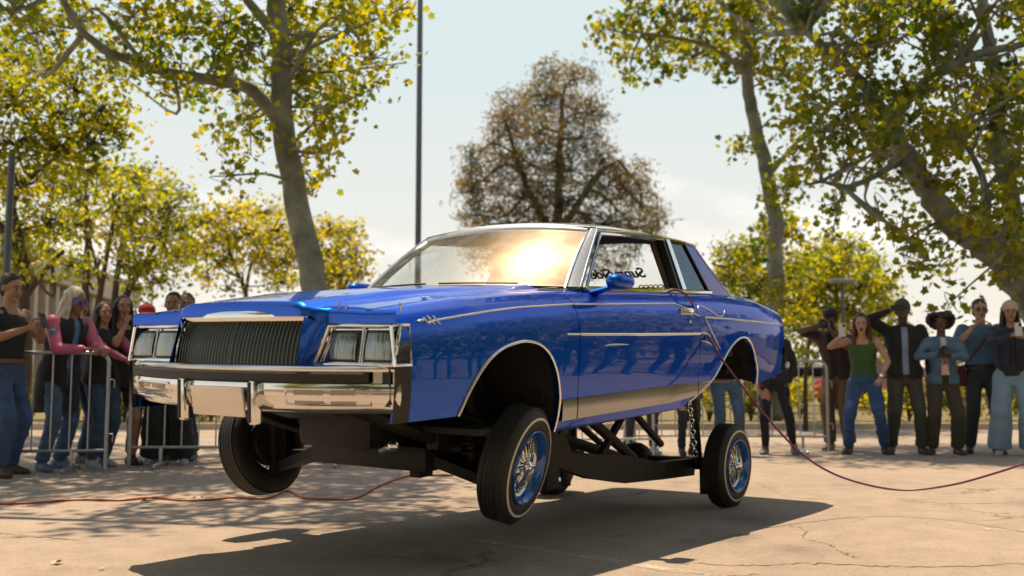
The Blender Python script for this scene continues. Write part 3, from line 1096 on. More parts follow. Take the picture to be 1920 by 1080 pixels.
# back light with lettering on it
b = MB(); b.grid([[Vector((-2.475 - .295 * t - .03 * (1 - (y / .42) ** 2), y, 1.320 - .355 * t)) for t in (0, .5, 1)] for y in np.linspace(-.42, .42, 9)])
back = b.build('rear_window', GLASS, car, True, None)
cu = bpy.data.curves.new('lettering', 'FONT'); cu.body = 'SunnySide'; cu.size = .126; cu.align_x = 'CENTER'; cu.shear = .15; cu.offset = .0035
cu.extrude = .0006; cu.space_character = .92
tmp = bpy.data.objects.new('tmp', cu); COL.objects.link(tmp)
dg = bpy.context.evaluated_depsgraph_get()
me = bpy.data.meshes.new_from_object(tmp.evaluated_get(dg)); bpy.data.objects.remove(tmp)
me.materials.clear(); me.materials.append(DECAL)
let = bpy.data.objects.new('window_lettering', me); COL.objects.link(let); let.parent = back
# read from behind the car: text x runs to the car's right (-y)... seen from inside it is mirrored
dirdown = Vector((-.295, 0, -.355)).normalized()
X_ = Vector((0, -1, 0)); Y_ = -dirdown; Z_ = X_.cross(Y_)
let.matrix_local = Matrix.Translation((-2.690, -.085, 1.115)) @ Matrix((X_, Y_, Z_)).transposed().to_4x4()
for i in range(7):
    b = MB(); w = Matrix.Rotation(R(90), 3, 'Z')
    n_ = 14
    b.tube([Vector((-2.74, .075 + i * .040 + .017 * math.cos(a), 1.044 + .014 * math.sin(a))) for a in np.linspace(0, 2 * math.pi, n_)], .006, 6, False)
    b.build('trim_ring', CREAM, back)

# --- cabin
b = MB(); b.box((-.66, 0, .955), (.30, 1.44, .075), bev=.03); b.box((-.74, 0, .80), (.16, 1.44, .26), bev=.03)
b.build('dashboard', TRIMK, car)
for s in (1, -1):
    b = MB(); b.box((-1.62, s * .36, .56), (.56, .60, .22), bev=.07)
    st = b.build('front_seat', SEATM, car)
    b = MB(); b.box((-1.90, s * .36, .80), (.17, .58, .44), M=Matrix.Rotation(R(-14), 3, 'Y'), bev=.07)
    b.build('seat_backrest', SEATM, st)
b = MB(); b.box((-2.42, 0, .56), (.5, 1.2, .22), bev=.07); b.box((-2.62, 0, .78), (.16, 1.22, .40), M=Matrix.Rotation(R(-14), 3, 'Y'), bev=.06)
b.build('rear_seat', SEATM, car)
b = MB(); b.box((-2.72, 0, .955), (.20, 1.36, .02), bev=.005); b.build('parcel_shelf', HEADL, car)
# steering wheel
M_ = Matrix.Rotation(R(-62), 3, 'Y')
b = MB()
ring = [Vector((0, 0, 0)) + Vector((.165 * math.cos(a), .165 * math.sin(a), 0)) for a in np.linspace(0, 2 * math.pi, 33)]
sc = Vector((-1.05, .37, .93))
b.tube([sc + M_ @ p for p in ring], .012, 8, False)
for a in (90, 210, 330):
    b.tube([sc + M_ @ Vector((0, 0, -.03)), sc + M_ @ Vector((.16 * math.cos(R(a)), .16 * math.sin(R(a)), 0))], .008, 6)
b.tube([sc + M_ @ Vector((0, 0, -.02)), Vector((-.72, .37, .82))], .02, 8)
b.build('steering_wheel', CHROME, car)
b = MB(); b.box((-1.06, 0, 1.285), (.03, .24, .06), bev=.012); b.tube([(-1.05, 0, 1.30), (-1.03, 0, 1.36)], .006, 6)
b.build('rear_view_mirror', TRIMK, car)
# floor, tunnel, doors' inner skin
b = MB()
b.box((-.95, 0, .295), (2.5, 1.60, .03)); b.box((-3.20, 0, .42), (.75, 1.40, .03))
b.box((.35, 0, .60), (1.0, .80, .40))
for s in (1, -1):
    b.box((-1.2, s * .80, .60), (1.7, .03, .64)); b.box((-2.35, s * .79, .74), (.7, .03, .40)); b.box((-3.2, s * .80, .62), (.6, .03, .40))
    b.box((.62, s * .76, .62), (.40, .03, .36))
b.build('floor_pan', UNDER, car, False)

# --- chassis
b = MB()
for s in (1, -1):
    b.box((-1.17, s * .44, .235), (2.76, .075, .10), bev=.01)
    b.tube([(.18, s * .44, .235), (.40, s * .43, .30), (.74, s * .40, .43)], .032, 6)
    b.box((-1.1, s * .78, .262), (1.5, .06, .05), bev=.01)
    b.tube([(-2.5, s * .44, .24), (-2.75, s * .44, .36), (-3.1, s * .44, .36), (-3.5, s * .44, .34)], .045, 6)
b.box((.06, 0, .13), (.30, .80, .13), bev=.03); b.box((.74, 0, .44), (.07, .95, .05), bev=.02)
b.box((-1.3, 0, .20), (.14, .86, .07), bev=.02)
b.build('chassis_frame', UNDER2, car, True, 40)
b = MB(); b.box((-.30, 0, .18), (.62, .30, .20), bev=.05); b.box((.30, 0, .32), (.30, .5, .26), bev=.05)
b.box((-.85, 0, .22), (.5, .24, .18), bev=.05)
b.build('engine_block', UNDER2, car)
b = MB(); b.tube(spline([(-.2, -.25, .18), (-.8, -.28, .14), (-1.6, -.27, .16), (-2.4, -.36, .22)], 6), .028, 8)
b.tube([(-1.35, -.27, .15), (-1.9, -.28, .17)], .07, 10)
b.build('exhaust_pipe', UNDER2, car)
b = MB(); b.tube([(.42, .30, .20), (.50, .42, .235)], [.02, .02], 8); b.ball((.52, .46, .24), .03, 8)
b.build('tow_hook', CHROME, car)

STEER, CAMB = R(10), R(12)
ZF, ZR = .114, -.231
FW = {1: Vector((-.02, .775, ZF)), -1: Vector((-.02, -1.02, ZF - .015))}
RW = {1: Vector((-2.746, .735, ZR)), -1: Vector((-2.746, -.735, ZR - .044))}
for s in (1, -1):
    w = FW[s]
    # lower arm: welded triangular plate
    b = MB()
    hubz = w.z - .12
    yb = s * (abs(w.y) - .10)
    b.prism([(.18, s * .34, .17), (-.02, yb, hubz + .02), (-.10, yb, hubz + .02), (-.34, s * .34, .17)], (0, 0, -.055))
    b.ball((-.06, yb, hubz), .04, 8)
    b.build('lower_control_arm', UNDER2, car, False)
    b = MB()
    b.tube([(.12, s * .36, .40), (-.04, yb - s * .02, w.z + .16)], .022, 8); b.tube([(-.22, s * .36, .40), (-.04, yb - s * .02, w.z + .16)], .022, 8)
    b.build('upper_control_arm', UNDER2, car)
    b = MB(); b.tube([(-.05, s * .50, hubz + .05), (-.04, s * .46, .62)], .038, 12)
    cyl = b.build('hydraulic_cylinder', UNDER2, car)
    b = MB(); b.tube([Vector((-.05 + .065 * math.cos(a), s * .49 + .065 * math.sin(a), hubz + .06 + a * .0075)) for a in np.linspace(0, 40, 160)], .011, 6)
    b.build('coil_spring', UNDER2, cyl)
    b = MB(); b.box((-.04, s * (abs(w.y) - .10), w.z), (.09, .06, .32), bev=.02); b.tube([(-.16, s * .2, .10), (-.16, yb, w.z - .05)], .014, 6)
    b.build('steering_knuckle', UNDER2, car)
    # rear suspension
    a = RW[s]
    b = MB()
    arm = [(-.80, .12), (-.86, -.03), (-1.25, -.150), (-1.66, -.232), (-2.2, -.280), (-2.70, -.318), (-2.74, -.20), (-2.2, -.165), (-1.7, -.06), (-1.02, .03), (-.92, .18)]
    b.prism([(x, s * .50, z) for x, z in arm], (0, -s * .07, 0))
    b.build('lower_trailing_arm', UNDER2, car, False)
    b = MB(); b.box((-.80, s * .46, .05), (.13, .09, .40), bev=.015); b.build('arm_bracket', UNDER2, car)
    b = MB(); b.tube([(-1.30, s * .46, .20), (-1.85, s * .46, -.10)], .034, 8); b.tube([(-1.70, s * .46, .18), (-1.30, s * .46, -.12)], .026, 8)
    b.build('arm_brace', UNDER2, car)
    b = MB(); b.tube([(-1.95, s * .30, .30), (-2.70, s * .24, a.z + .12)], .026, 8); b.build('upper_trailing_arm', UNDER2, car)
    b = MB(); b.tube([(-2.72, s * .52, a.z), (-2.66, s * .50, .44)], .034, 12); b.build('hydraulic_cylinder', UNDER2, car)
    b = MB(); b.box((-2.70, s * .58, a.z - .10), (.08, .05, .22), bev=.01); b.build('shock_mount', UNDER2, car)
    # limit chain
    ch = MB(); ch.tube([(-2.60, s * .56, a.z + .02), (-2.60, s * .56, a.z + .06)], .012, 6)
    cho = ch.build('limit_chain', UNDER2, car)
    n_l = 13
    p0, p1 = Vector((-2.60, s * .56, a.z + .06)), Vector((-2.52, s * .54, .34))
    d_ = (p1 - p0).normalized()
    side0 = Vector((1, 0, 0)); side0 = (side0 - side0.dot(d_) * d_).normalized(); side1 = d_.cross(side0)
    L_ = (p1 - p0).length / n_l
    me_l = None
    for i in range(n_l):
        c = p0 + d_ * L_ * (i + .5); sd = side0 if i % 2 else side1
        if i < 2:
            b = MB(); b.tube([d_ * (math.sin(q) * L_ * .68) + sd * (math.cos(q) * .017) for q in np.linspace(0, 2 * math.pi, 13)], .0055, 5, False)
            o = b.build('chain_link', CHROME, cho); o.location = c
            if i == 0: ml0 = o.data
            else: ml1 = o.data
        else:
            o = bpy.data.objects.new('chain_link', ml0 if i % 2 == 0 else ml1); COL.objects.link(o); o.parent = cho; o.location = c
b = MB()
b.tube([RW[1] + Vector((0, -.06, 0)), RW[-1] + Vector((0, .06, 0))], .045, 12); b.ball((-2.746, 0, ZR - .022), (.15, .14, .14), 14)
b.build('rear_axle', UNDER2, car)
b = MB(); b.tube([(-1.05, 0, .20), (-2.62, 0, ZR)], .038, 10); b.build('drive_shaft', UNDER2, car)

# --- wheels: the rim axis is y, +y is the outer face
def wheel_meshes():
    T = []
    half = .077
    prof = [(.168, -half + .012), (.185, -half), (.215, -half - .006), (.250, -half - .002), (.272, -half + .010), (.285, -half + .026), (.289, -half + .045), (.2895, 0),
            (.289, half - .045), (.285, half - .026), (.272, half - .010), (.250, half + .002), (.215, half + .006), (.185, half), (.168, half - .012)]
    b = MB().lathe(prof, 56)
    # tread grooves as raised ribs
    for o in (-.045, -.022, 0, .022, .045):
        b.lathe([(.286, o - .008), (.2915, o - .0075), (.2915, o + .0075), (.286, o + .008)], 56)
    tyre = b
    ww = MB().lathe([(.2355, half + .0055), (.2360, half + .0068), (.2475, half + .0045), (.2480, half + .003)], 56)
    rim = MB().lathe([(.186, half + .001), (.184, half + .007), (.178, half + .008), (.170, half - .002), (.163, half - .012), (.158, half - .030)], 56)
    bar = MB().lathe([(.158, half - .031), (.155, half - .036), (.146, half - .042), (.143, .01), (.143, -.03), (.158, -half + .01), (.180, -half), (.184, -half - .003)], 56)
    lip = MB().tube([Vector((.181 * math.cos(a), half + .008, .181 * math.sin(a))) for a in np.linspace(0, 2 * math.pi, 57)], .0045, 6, False)
    hub = MB().lathe([(.0, half + .018), (.012, half + .018), (.020, half + .010), (.030, half + .002), (.036, half - .012), (.034, half - .03), (.040, half - .04), (.042, 0), (.035, -.05), (.05, -.07), (.0, -.07)], 24)
    for k in range(2):
        hub.box((.035 * (1 if k else -1), half + .006, 0), (.045, .012, .018), bev=.004)
    sp = MB()
    for k in range(36):
        a = 2 * math.pi * k / 36
        for (h0, o0, o1, tw) in ((.036, half - .02, .045, .30), (.040, .0, .02, -.30)):
            a2 = a + tw * (1 if k % 2 else -1)
            sp.tube([(h0 * math.cos(a), o0, h0 * math.sin(a)), (.150 * math.cos(a2), o1 * .6, .150 * math.sin(a2))], .0038, 4, False)
    drum = MB().lathe([(0, -.075), (.12, -.075), (.13, -.06), (.13, -.03), (0, -.03)], 28)
    return tyre, ww, rim, lip, hub, sp, drum, bar


ty, ww, rm, lp, hb, spk, drm, brl = wheel_meshes()


def place_wheel(c, s, steer, camb, first=[None]):
    w = empty('wheel'); w.parent = car
    if first[0] is None:
        o = ty.build('tyre', TYRE, w, True, 30); ww.build('whitewall', WHITEW, w, True, 60)
        r_ = rm.build('rim', BLUER, w, True, 35); lp.build('rim_lip', BLUER, w)
        hb.build('hub', CHROME, w, True, 40); spk.build('wheel_spokes', CHROME, w); drm.build('brake_drum', UNDER, w); brl.build('rim_barrel', BARREL, w, True, 35)
        first[0] = w
    else:
        for ch in first[0].children:
            k = ch.copy(); COL.objects.link(k); k.parent = w
    turn = Matrix.Rotation(steer, 4, 'Z')
    flip = Matrix.Rotation(math.pi, 4, 'Z') if s < 0 else Matrix.Identity(4)
    w.matrix_local = Matrix.Translation(c) @ turn @ Matrix.Rotation(-camb * s, 4, 'X') @ flip
    return w


place_wheel(FW[1] + Vector((0, 0, 0)), 1, STEER, CAMB)
place_wheel(FW[-1], -1, R(3), CAMB)
place_wheel(RW[1], 1, 0, R(1)); place_wheel(RW[-1], -1, 0, R(1))

# hydraulics cable from the door, held by someone outside the picture
def carw(x, y, z): return car.matrix_world @ Vector((x, y, z))
CORD = mat('magenta_cable', (.16, .02, .09), .5)
ORANGE = mat('red_orange_cable', (.42, .08, .03), .5)
P = [carw(-1.74, .60, .80), carw(-1.76, .74, .975), carw(-1.78, .835, .985), carw(-1.80, .90, .93), at(1312, 600, 6.72), at(1350, 668, 6.68), at(1400, 735, 6.7), at(1440, 785, 6.75), at(1500, 848, 6.8), at(1560, 887, 6.9), at(1630, 910, 6.95), at(1700, 919, 6.9), at(1780, 910, 6.7), at(1850, 892, 6.4), at(1930, 866, 6.0), at(2010, 835, 5.5), at(2200, 770, 4.8)]
o = MB().tube(spline(P, 6), .0068, 6).build('hydraulic_switch_cable', CORD)
tag(o, 'thin purple cable looping from the car door out to the right', 'cable')
pts = [(-30, 938), (60, 936), (150, 930), (230, 931), (290, 926), (340, 931), (400, 930), (440, 926), (500, 928), (540, 916), (570, 926), (620, 929), (665, 928), (700, 914), (730, 905), (770, 893), (800, 880), (850, 868)]
P = []
for u, v in pts:
    d = FPX * (HC - .02) / (v - 726.7)
    d = min(d, 9.4)
    g = on_ground(u, d); P.append(g + Vector((0, 0, .009)))
o = MB().tube(spline(P, 5), .0085, 6).build('ground_cable', ORANGE)
tag(o, 'red-orange cable snaking across the tarmac under the raised front wheel', 'cable')
# ------------------------------------------------------------------ people
_tmpc = bpy.data.collections.new('build'); COL.children.link(_tmpc)


def remesh(mb, voxel, it=3):
    me = bpy.data.meshes.new('t'); me.from_pydata(mb.v, [], mb.f)
    o = bpy.data.objects.new('t', me); _tmpc.objects.link(o)
    m = o.modifiers.new('r', 'REMESH'); m.mode = 'VOXEL'; m.voxel_size = voxel
    if it:
        s = o.modifiers.new('s', 'SMOOTH'); s.factor = .5; s.iterations = it
    dg = bpy.context.evaluated_depsgraph_get()
    ev = o.evaluated_get(dg)
    r = ev.to_mesh()
    V = np.empty(len(r.vertices) * 3, 'f'); r.vertices.foreach_get('co', V); V = V.reshape(-1, 3)
    N = np.empty(len(r.vertices) * 3, 'f'); r.vertices.foreach_get('normal', N); N = N.reshape(-1, 3)
    F = [tuple(p.vertices) for p in r.polygons]
    ev.to_mesh_clear()
    bpy.data.objects.remove(o); bpy.data.meshes.remove(me)
    return V.astype(float), N.astype(float), F


_mc = {}


def cloth(col, kind='cotton', rough=.85):
    k = (tuple(round(c, 3) for c in col), kind)
    if k in _mc: return _mc[k]
    if kind == 'denim':
        m = mat('denim', col, .85, var=.25, vscale=9, bump=.25, bscale=45, sheen=.15)
    elif kind == 'plaid':
        m, nt, out = newmat('plaid_flannel')
        p = nt.nodes.new('ShaderNodeBsdfPrincipled'); nt.links.new(p.outputs[0], out.inputs[0]); p.inputs['Roughness'].default_value = .9
        tc = nt.nodes.new('ShaderNodeTexCoord'); prev = None
        for ax, sc in (('X', 13), ('Z', 11)):
            w = nt.nodes.new('ShaderNodeTexWave'); w.bands_direction = ax; w.inputs['Scale'].default_value = sc; w.inputs['Distortion'].default_value = .6
            nt.links.new(tc.outputs['Object'], w.inputs['Vector'])
            r = nt.nodes.new('ShaderNodeValToRGB'); r.color_ramp.elements[0].position = .4; r.color_ramp.elements[1].position = .6
            r.color_ramp.elements[0].color = (*col, 1); r.color_ramp.elements[1].color = (.09, .03, .02, 1) if ax == 'X' else (.02, .022, .03, 1)
            nt.links.new(w.outputs['Fac'], r.inputs[0])
            if prev is None: prev = r.outputs[0]
            else:
                x = nt.nodes.new('ShaderNodeMix'); x.data_type = 'RGBA'; x.inputs[0].default_value = .5
                nt.links.new(prev, x.inputs[6]); nt.links.new(r.outputs[0], x.inputs[7]); nt.links.new(x.outputs[2], p.inputs['Base Color'])
    elif kind == 'skin':
        m = mat('skin', col, .5, var=.10, vscale=14, bump=.08, bscale=70)
    elif kind == 'hair':
        m = mat('hair', col, .45, var=.4, vscale=22, bump=.5, bscale=50, stretch=(2, 2, .35))
    else:
        m = mat('cloth_' + kind, col, rough, var=.12, vscale=7, bump=.2, bscale=35, sheen=.1)
    _mc[k] = m
    return m


EYEW = mat('eye_white', (.6, .58, .55), .3); EYED = mat('eye_dark', (.012, .008, .006), .2)
LIPS = mat('lips', (.30, .10, .085), .5); MOUTH = mat('mouth_dark', (.03, .008, .008), .6)
LEATHER = mat('shoe_leather', (.02, .018, .017), .5, bump=.1)
BLACKP = mat('black_plastic', (.015, .015, .016), .35)
SCREEN = mat('phone_back', (.55, .55, .56), .25)


def ik(a, t, l1, l2, hint):
    a, t = Vector(a), Vector(t)
    d = t - a; L = d.length
    Lm = (l1 + l2) * .985
    if L > Lm: t = a + d * (Lm / L); d = t - a; L = Lm
    L = max(L, abs(l1 - l2) * 1.05 + 1e-4)
    u = d.normalized()
    h = Vector(hint); h = (h - h.dot(u) * u)
    h = h.normalized() if h.length > 1e-5 else u.orthogonal().normalized()
    x = (l1 * l1 - l2 * l2 + L * L) / (2 * L)
    y = math.sqrt(max(0, l1 * l1 - x * x))
    return a + u * x + h * y, t


def ring(c, rx, ry, M=None, n=20, k=2.3):
    c = Vector(c); out = []
    for i in range(n):
        w = 2 * math.pi * i / n
        cx, sx = math.cos(w), math.sin(w)
        p = Vector((rx * math.copysign(abs(cx) ** (2 / k), cx), ry * math.copysign(abs(sx) ** (2 / k), sx), 0))
        out.append(c + (M @ p if M is not None else p))
    return out


def hand(b, w, d, n, left, S, curl=.6, mi=0, spread=.0):
    """palm with four jointed fingers and a thumb; d along the hand, n palm side"""
    d = Vector(d).normalized(); n = Vector(n); n = (n - n.dot(d) * d).normalized()
    s = d.cross(n)          # towards one edge of the hand
    th = 1 if left else -1
    rings = []
    for t, hw, ht in ((-.01, .024, .020), (.02, .033, .016), (.055, .040, .015), (.085, .041, .013)):
        c = Vector(w) + d * t * S
        rings.append([c + s * (hw * S * math.cos(a)) + n * (ht * S * math.sin(a)) for a in np.linspace(0, 2 * math.pi, 12, endpoint=False)])
    b.loft(rings, mi)
    for i, (o, L) in enumerate(((-.030, .068), (-.010, .078), (.010, .073), (.030, .056))):
        o *= -th
        p = Vector(w) + d * .082 * S + s * o * S
        a = curl; dirv = d + s * (o * spread * 10)
        pts = [p]
        for k in range(3):
            seg = L * S * (.45, .32, .23)[k]
            v = (dirv.normalized() * math.cos(a) + n * math.sin(a)); pts.append(pts[-1] + v * seg); a += curl * .9
        b.limb(pts, [.0085 * S, .0080 * S, .0072 * S, .006 * S], 7, mi)
    p = Vector(w) + d * .025 * S - s * th * -.030 * S * -1
    e = -s * th
    pts = [p, p + (d * .5 + e * .75 + n * .35).normalized() * .035 * S, p + (d * .75 + e * .75 + n * .6).normalized() * .062 * S, p + (d * 1.0 + e * .60 + n * .7).normalized() * .084 * S]
    b.limb(pts, [.013 * S, .011 * S, .0095 * S, .0075 * S], 7, mi)


def wrinkle(V, N, amp, seed, f=1.0):
    r = np.random.default_rng(seed)
    d = np.zeros(len(V))
    for k in range(7):
        w = r.normal(size=3) * np.array([9, 9, 14]) * f * (1 + .35 * k)
        d += np.sin(V @ w + r.uniform(0, 6.28)) / (1 + .4 * k)
    return V + N * (amp * d / 2.2)[:, None]


def person(label, u, d, yaw, h, skin, hair=('short', (.02, .015, .012)), top=('tee', (.1, .1, .1)), bottom=('pants', (.05, .05, .05)),
           shoe=(.02, .02, .02), lean=0, twist=0, head=(0, 0), rh=None, lh=None, re=(-.6, .5, -.5), le=(.6, .5, -.5), feet=((.12, 0), (-.12, 0)),
           sex='m', mouth=0, extras=(), curl=.7, rn=None, ln=None, knee=0.0, seed=1, group=None):
    S = h / 1.75
    loc = on_ground(u, d)
    root = empty('person', loc, R(yaw))
    tag(root, label, 'person', group or 'onlookers behind the barriers')
    fem = sex == 'f'
    zp = .93 - knee
    al, tw = R(lean), R(twist)

    def J(p):
        x, y, z = p
        if z > .93:
            z0 = z - .93
            k = min(1, z0 / .45)
            cx, sx = math.cos(tw * k), math.sin(tw * k)
            x, y = x * cx - y * sx, x * sx + y * cx
            y, z0 = y * math.cos(al) - z0 * math.sin(al), z0 * math.cos(al) + y * math.sin(al)
            z = .93 + z0
        return Vector((x, y, z - knee * min(1, max(0, z / .93)))) * S

    ML = Matrix.Rotation(al, 3, 'X') @ Matrix.Rotation(tw, 3, 'Z')
    sw, hw = (.165, .10) if fem else (.19, .09)
    sh = {1: J((sw, .005, 1.415)), -1: J((-sw, .005, 1.415))}
    hip = {1: J((hw, 0, .90)), -1: J((-hw, 0, .90))}
    tgt = {1: Vector(lh) * S if lh else J((sw + .10, -.03, .86)), -1: Vector(rh) * S if rh else J((-sw - .10, -.03, .86))}
    arm, leg = {}, {}
    for s in (1, -1):
        e, t = ik(sh[s], tgt[s], .285 * S, .255 * S, le if s == 1 else re)
        arm[s] = (sh[s], e, t)
        f = feet[0] if s == 1 else feet[1]
        ank = Vector((f[0], f[1], .085)) * S
        k, a = ik(hip[s], ank, .43 * S, .425 * S, (f[0] * .4, -1, 0))
        leg[s] = (hip[s], k, a)
    TR = [(.84, .13, .095), (.93, .168 if fem else .160, .115), (1.03, .135 if fem else .150, .10), (1.12, .125 if fem else .145, .098), (1.24, .145 if fem else .165, .112 if not fem else .118), (1.34, .155 if fem else .178, .108), (1.42, .13 if fem else .150, .085), (1.47, .07, .062)]

    def torso(b, z0, z1, add, addh=0.0, mi=0, flare=0.0):
        rings = []
        zs = [t[0] for t in TR]
        for z in np.linspace(z0, z1, 12):
            rx = np.interp(z, zs, [t[1] for t in TR]) + add; ry = np.interp(z, zs, [t[2] for t in TR]) + add
            k = max(0, (1.05 - z)) * flare
            rings.append(ring(J((0, .0, z)), (rx + k) * S, (ry + k) * S, ML if z > .93 else None))
        b.loft(rings, mi)

    # ---- body
    b = MB()
    torso(b, .84, 1.47, 0)
    neck0, neck1 = J((0, .01, 1.43)), J((0, -.015, 1.56))
    b.limb([neck0, neck1], [.058 * S, .052 * S], 12)
    k = .9 if fem else 1
    for s in (1, -1):
        a = arm[s]
        b.limb([a[0], a[0].lerp(a[1], .4), a[1]], [.056 * S * k, .050 * S * k, .040 * S * k], 12)
        b.limb([a[1], a[1].lerp(a[2], .35), a[2]], [.041 * S * k, .041 * S * k, .027 * S * k], 12)
        g = leg[s]
        b.limb([g[0], g[0].lerp(g[1], .5), g[1]], [.088 * S, .078 * S, .055 * S], 12)
        b.limb([g[1], g[1].lerp(g[2], .35) + Vector((0, .012 * S, 0)), g[2]], [.054 * S, .056 * S, .036 * S], 12)
    V, N, F = remesh(b, .0135, 3)
    body = MB(); body.add(V, F, 0)
    # ---- head
    Hc = J((0, -.022, 1.635))
    MH = ML @ Matrix.Rotation(R(head[0]), 3, 'Z') @ Matrix.Rotation(R(head[1]), 3, 'X')
    HS = S * (.96 if fem else 1.0)

    def H(p): return Hc + MH @ (Vector(p) * HS)
    hb = MB()
    hb.ball(H((0, .012, .022)), tuple(c * HS for c in (.076, .094, .100)), 22, 0, MH)
    hb.ball(H((0, -.018, -.048)), tuple(c * HS for c in (.058, .070, .070)), 18, 0, MH)
    hb.ball(H((0, -.062, -.096)), tuple(c * HS for c in (.026, .024, .020)), 12, 0, MH)
    hb.limb([H((0, -.082, .012)), H((0, -.104, -.026))], [.010 * HS, .015 * HS], 8)
    hb.limb([H((-.045, -.072, .026)), H((.045, -.072, .026))], [.013 * HS, .013 * HS], 8)
    for s in (1, -1):
        hb.ball(H((s * .079, .012, -.005)), tuple(c * HS for c in (.011, .020, .031)), 10, 0, MH)
        hb.ball(H((s * .036, -.060, -.030)), tuple(c * HS for c in (.026, .026, .026)), 10, 0, MH)
    hb.limb([J((0, -.004, 1.50)), H((0, .012, -.05))], [.050 * HS, .052 * HS], 12)
    V, N, F = remesh(hb, .0072, 2)
    body.add(V, F, 0)
    for s in (1, -1):
        body.ball(H((s * .031, -.0745, .004)), (.0125 * HS, .0125 * HS, .008 * HS), 10, 1)
        body.ball(H((s * .031, -.0825, .004)), (.0072 * HS,) * 3, 8, 2)
        body.limb([H((s * .014, -.091, .027)), H((s * .034, -.091, .033)), H((s * .050, -.080, .026))], [.0035 * HS, .0045 * HS, .003 * HS], 6, 5)
    body.ball(H((0, -.086, -.054)), tuple(c * HS for c in (.024, .008, .0055)), 10, 3, MH)
    body.ball(H((0, -.0845, -.064)), tuple(c * HS for c in (.021, .009, .006)), 10, 3, MH)
    if mouth:
        body.ball(H((0, -.087, -.060)), tuple(c * HS for c in (.019, .008, .006 + .013 * mouth)), 10, 4, MH)
    for s in (1, -1):
        a = arm[s]
        dv = (a[2] - a[1]).normalized()
        nn = (ln if s == 1 else rn) or (-s, .1, 0)
        hand(body, a[2] + dv * .01 * S, dv, nn, s == 1, S * (.9 if fem else 1), curl)
    body.build('body', [cloth(skin, 'skin'), EYEW, EYED, LIPS, MOUTH, cloth(hair[1], 'hair')], root, True, None)

    # ---- hair
    hs, hc = hair
    if hs != 'none':
        b = MB()
        r = np.random.default_rng(seed)
        if hs in ('short', 'long', 'wavy', 'bun', 'curly', 'crop'):
            g = .004 if hs == 'crop' else .010
            b.ball(H((0, .033, .042)), tuple(c * HS for c in (.076 + g, .090 + g, .088 + g)), 20, 0, MH)
            b.ball(H((0, .050, -.010)), tuple(c * HS for c in (.070 + g, .060 + g, .070 + g)), 16, 0, MH)
        if hs == 'short':
            for i in range(26):
                w = r.uniform(0, 6.28); q = r.uniform(.2, 1)
                b.ball(H((.075 * math.cos(w) * q, .02 + .085 * math.sin(w) * q, .125 - .05 * q * q)), tuple(HS * r.uniform(.014, .022) for _ in range(3)), 8, 0, MH)
        if hs in ('long', 'wavy'):
            for i in range(30):
                w = R(-28 + 236 * i / 29)
                x0, y0 = .082 * math.cos(w), .022 + .090 * math.sin(w)
                L = r.uniform(.30, .42) if hs == 'long' else r.uniform(.24, .34)
                pts = []
                for t in np.linspace(0, 1, 7):
                    wv = (.014 if hs == 'wavy' else .008) * math.sin(t * 9 + i * 1.7)
                    out_ = 1 + .22 * math.sin(t * 2.2)
                    pts.append(H((x0 * out_ + wv, y0 * out_ + .012 + wv * .5 - .015 * t, .055 - t * L)))
                b.limb(pts, [.017 * HS] * 3 + [.020 * HS] * 2 + [.016 * HS, .009 * HS], 7)
        if hs == 'afro':
            b.ball(H((0, .035, .03)), tuple(c * HS for c in (.10, .095, .10)), 18, 0, MH)
            for i in range(150):
                v = Vector(r.normal(size=3)).normalized()
                if v.y < -.25 and v.z < .55: v.y = abs(v.y) * .3
                if abs(v.x) < .5 and v.z > .6: k_ = .80
                else: k_ = 1.0
                c = Vector((v.x * .158, .045 + v.y * .125, .035 + v.z * .118)) * k_
                b.ball(H(c), (HS * r.uniform(.024, .040),) * 3, 8)
        V, N, F = remesh(b, .0095, 1)
        V = wrinkle(V, N, .0035, seed, 4.0 if hs == 'afro' else 3.0)
        hm = MB(); hm.add(V, F); hm.build('hair', cloth(hc, 'hair'), root, True, None)

    # ---- trousers, skirt, shorts
    bk, bc = bottom
    b = MB()
    torso(b, .80, 1.02, .014)
    rl = {'jeans': (.098, .074, .064), 'pants': (.100, .078, .068), 'wide': (.108, .110, .135), 'loose': (.102, .086, .078), 'shorts': (.102, .096, .09), 'tight': (.094, .066, .048)}[bk]
    for s in (1, -1):
        g = leg[s]
        if bk == 'shorts':
            e = g[0].lerp(g[1], .62)
            b.limb([g[0], e], [rl[0] * S, rl[1] * S], 14)
        else:
            b.limb([g[0], g[0].lerp(g[1], .5), g[1]], [rl[0] * S, (rl[0] + rl[1]) / 2 * S, rl[1] * S], 16)
            e = g[1].lerp(g[2], .97) + Vector((0, .01, -.0)) * S
            k_ = b
            b.tube([g[1], g[1].lerp(e, .5), e], [rl[1] * S, (rl[1] + rl[2]) / 2 * S, rl[2] * S], 16)
    V, N, F = remesh(b, .0150, 3)
    V = wrinkle(V, N, .0085, seed + 5)
    m = MB(); m.add(V, F)
    nm = {'jeans': 'jeans', 'shorts': 'shorts'}.get(bk, 'trousers')
    m.build(nm, cloth(bc, 'denim' if bk == 'jeans' else 'twill'), root, True, None)

    # ---- tops
    tk, tc_ = top[0], top[1]
    sleeve = top[2] if len(top) > 2 and top[2] else tc_
    inner = top[3] if len(top) > 3 else None
    b = MB()
    add = {'tank': .015, 'tee': .020, 'shirt': .026, 'jacket': .034, 'coat': .038}[tk]
    z0 = {'tank': .99, 'tee': .90, 'shirt': .86, 'jacket': .87, 'coat': .60}[tk]
    if len(top) > 4: z0 = top[4]
    torso(b, max(z0, .80), 1.40 if tk == 'tank' else 1.475, add, flare=.10 if tk in ('shirt', 'jacket', 'coat') else .0)
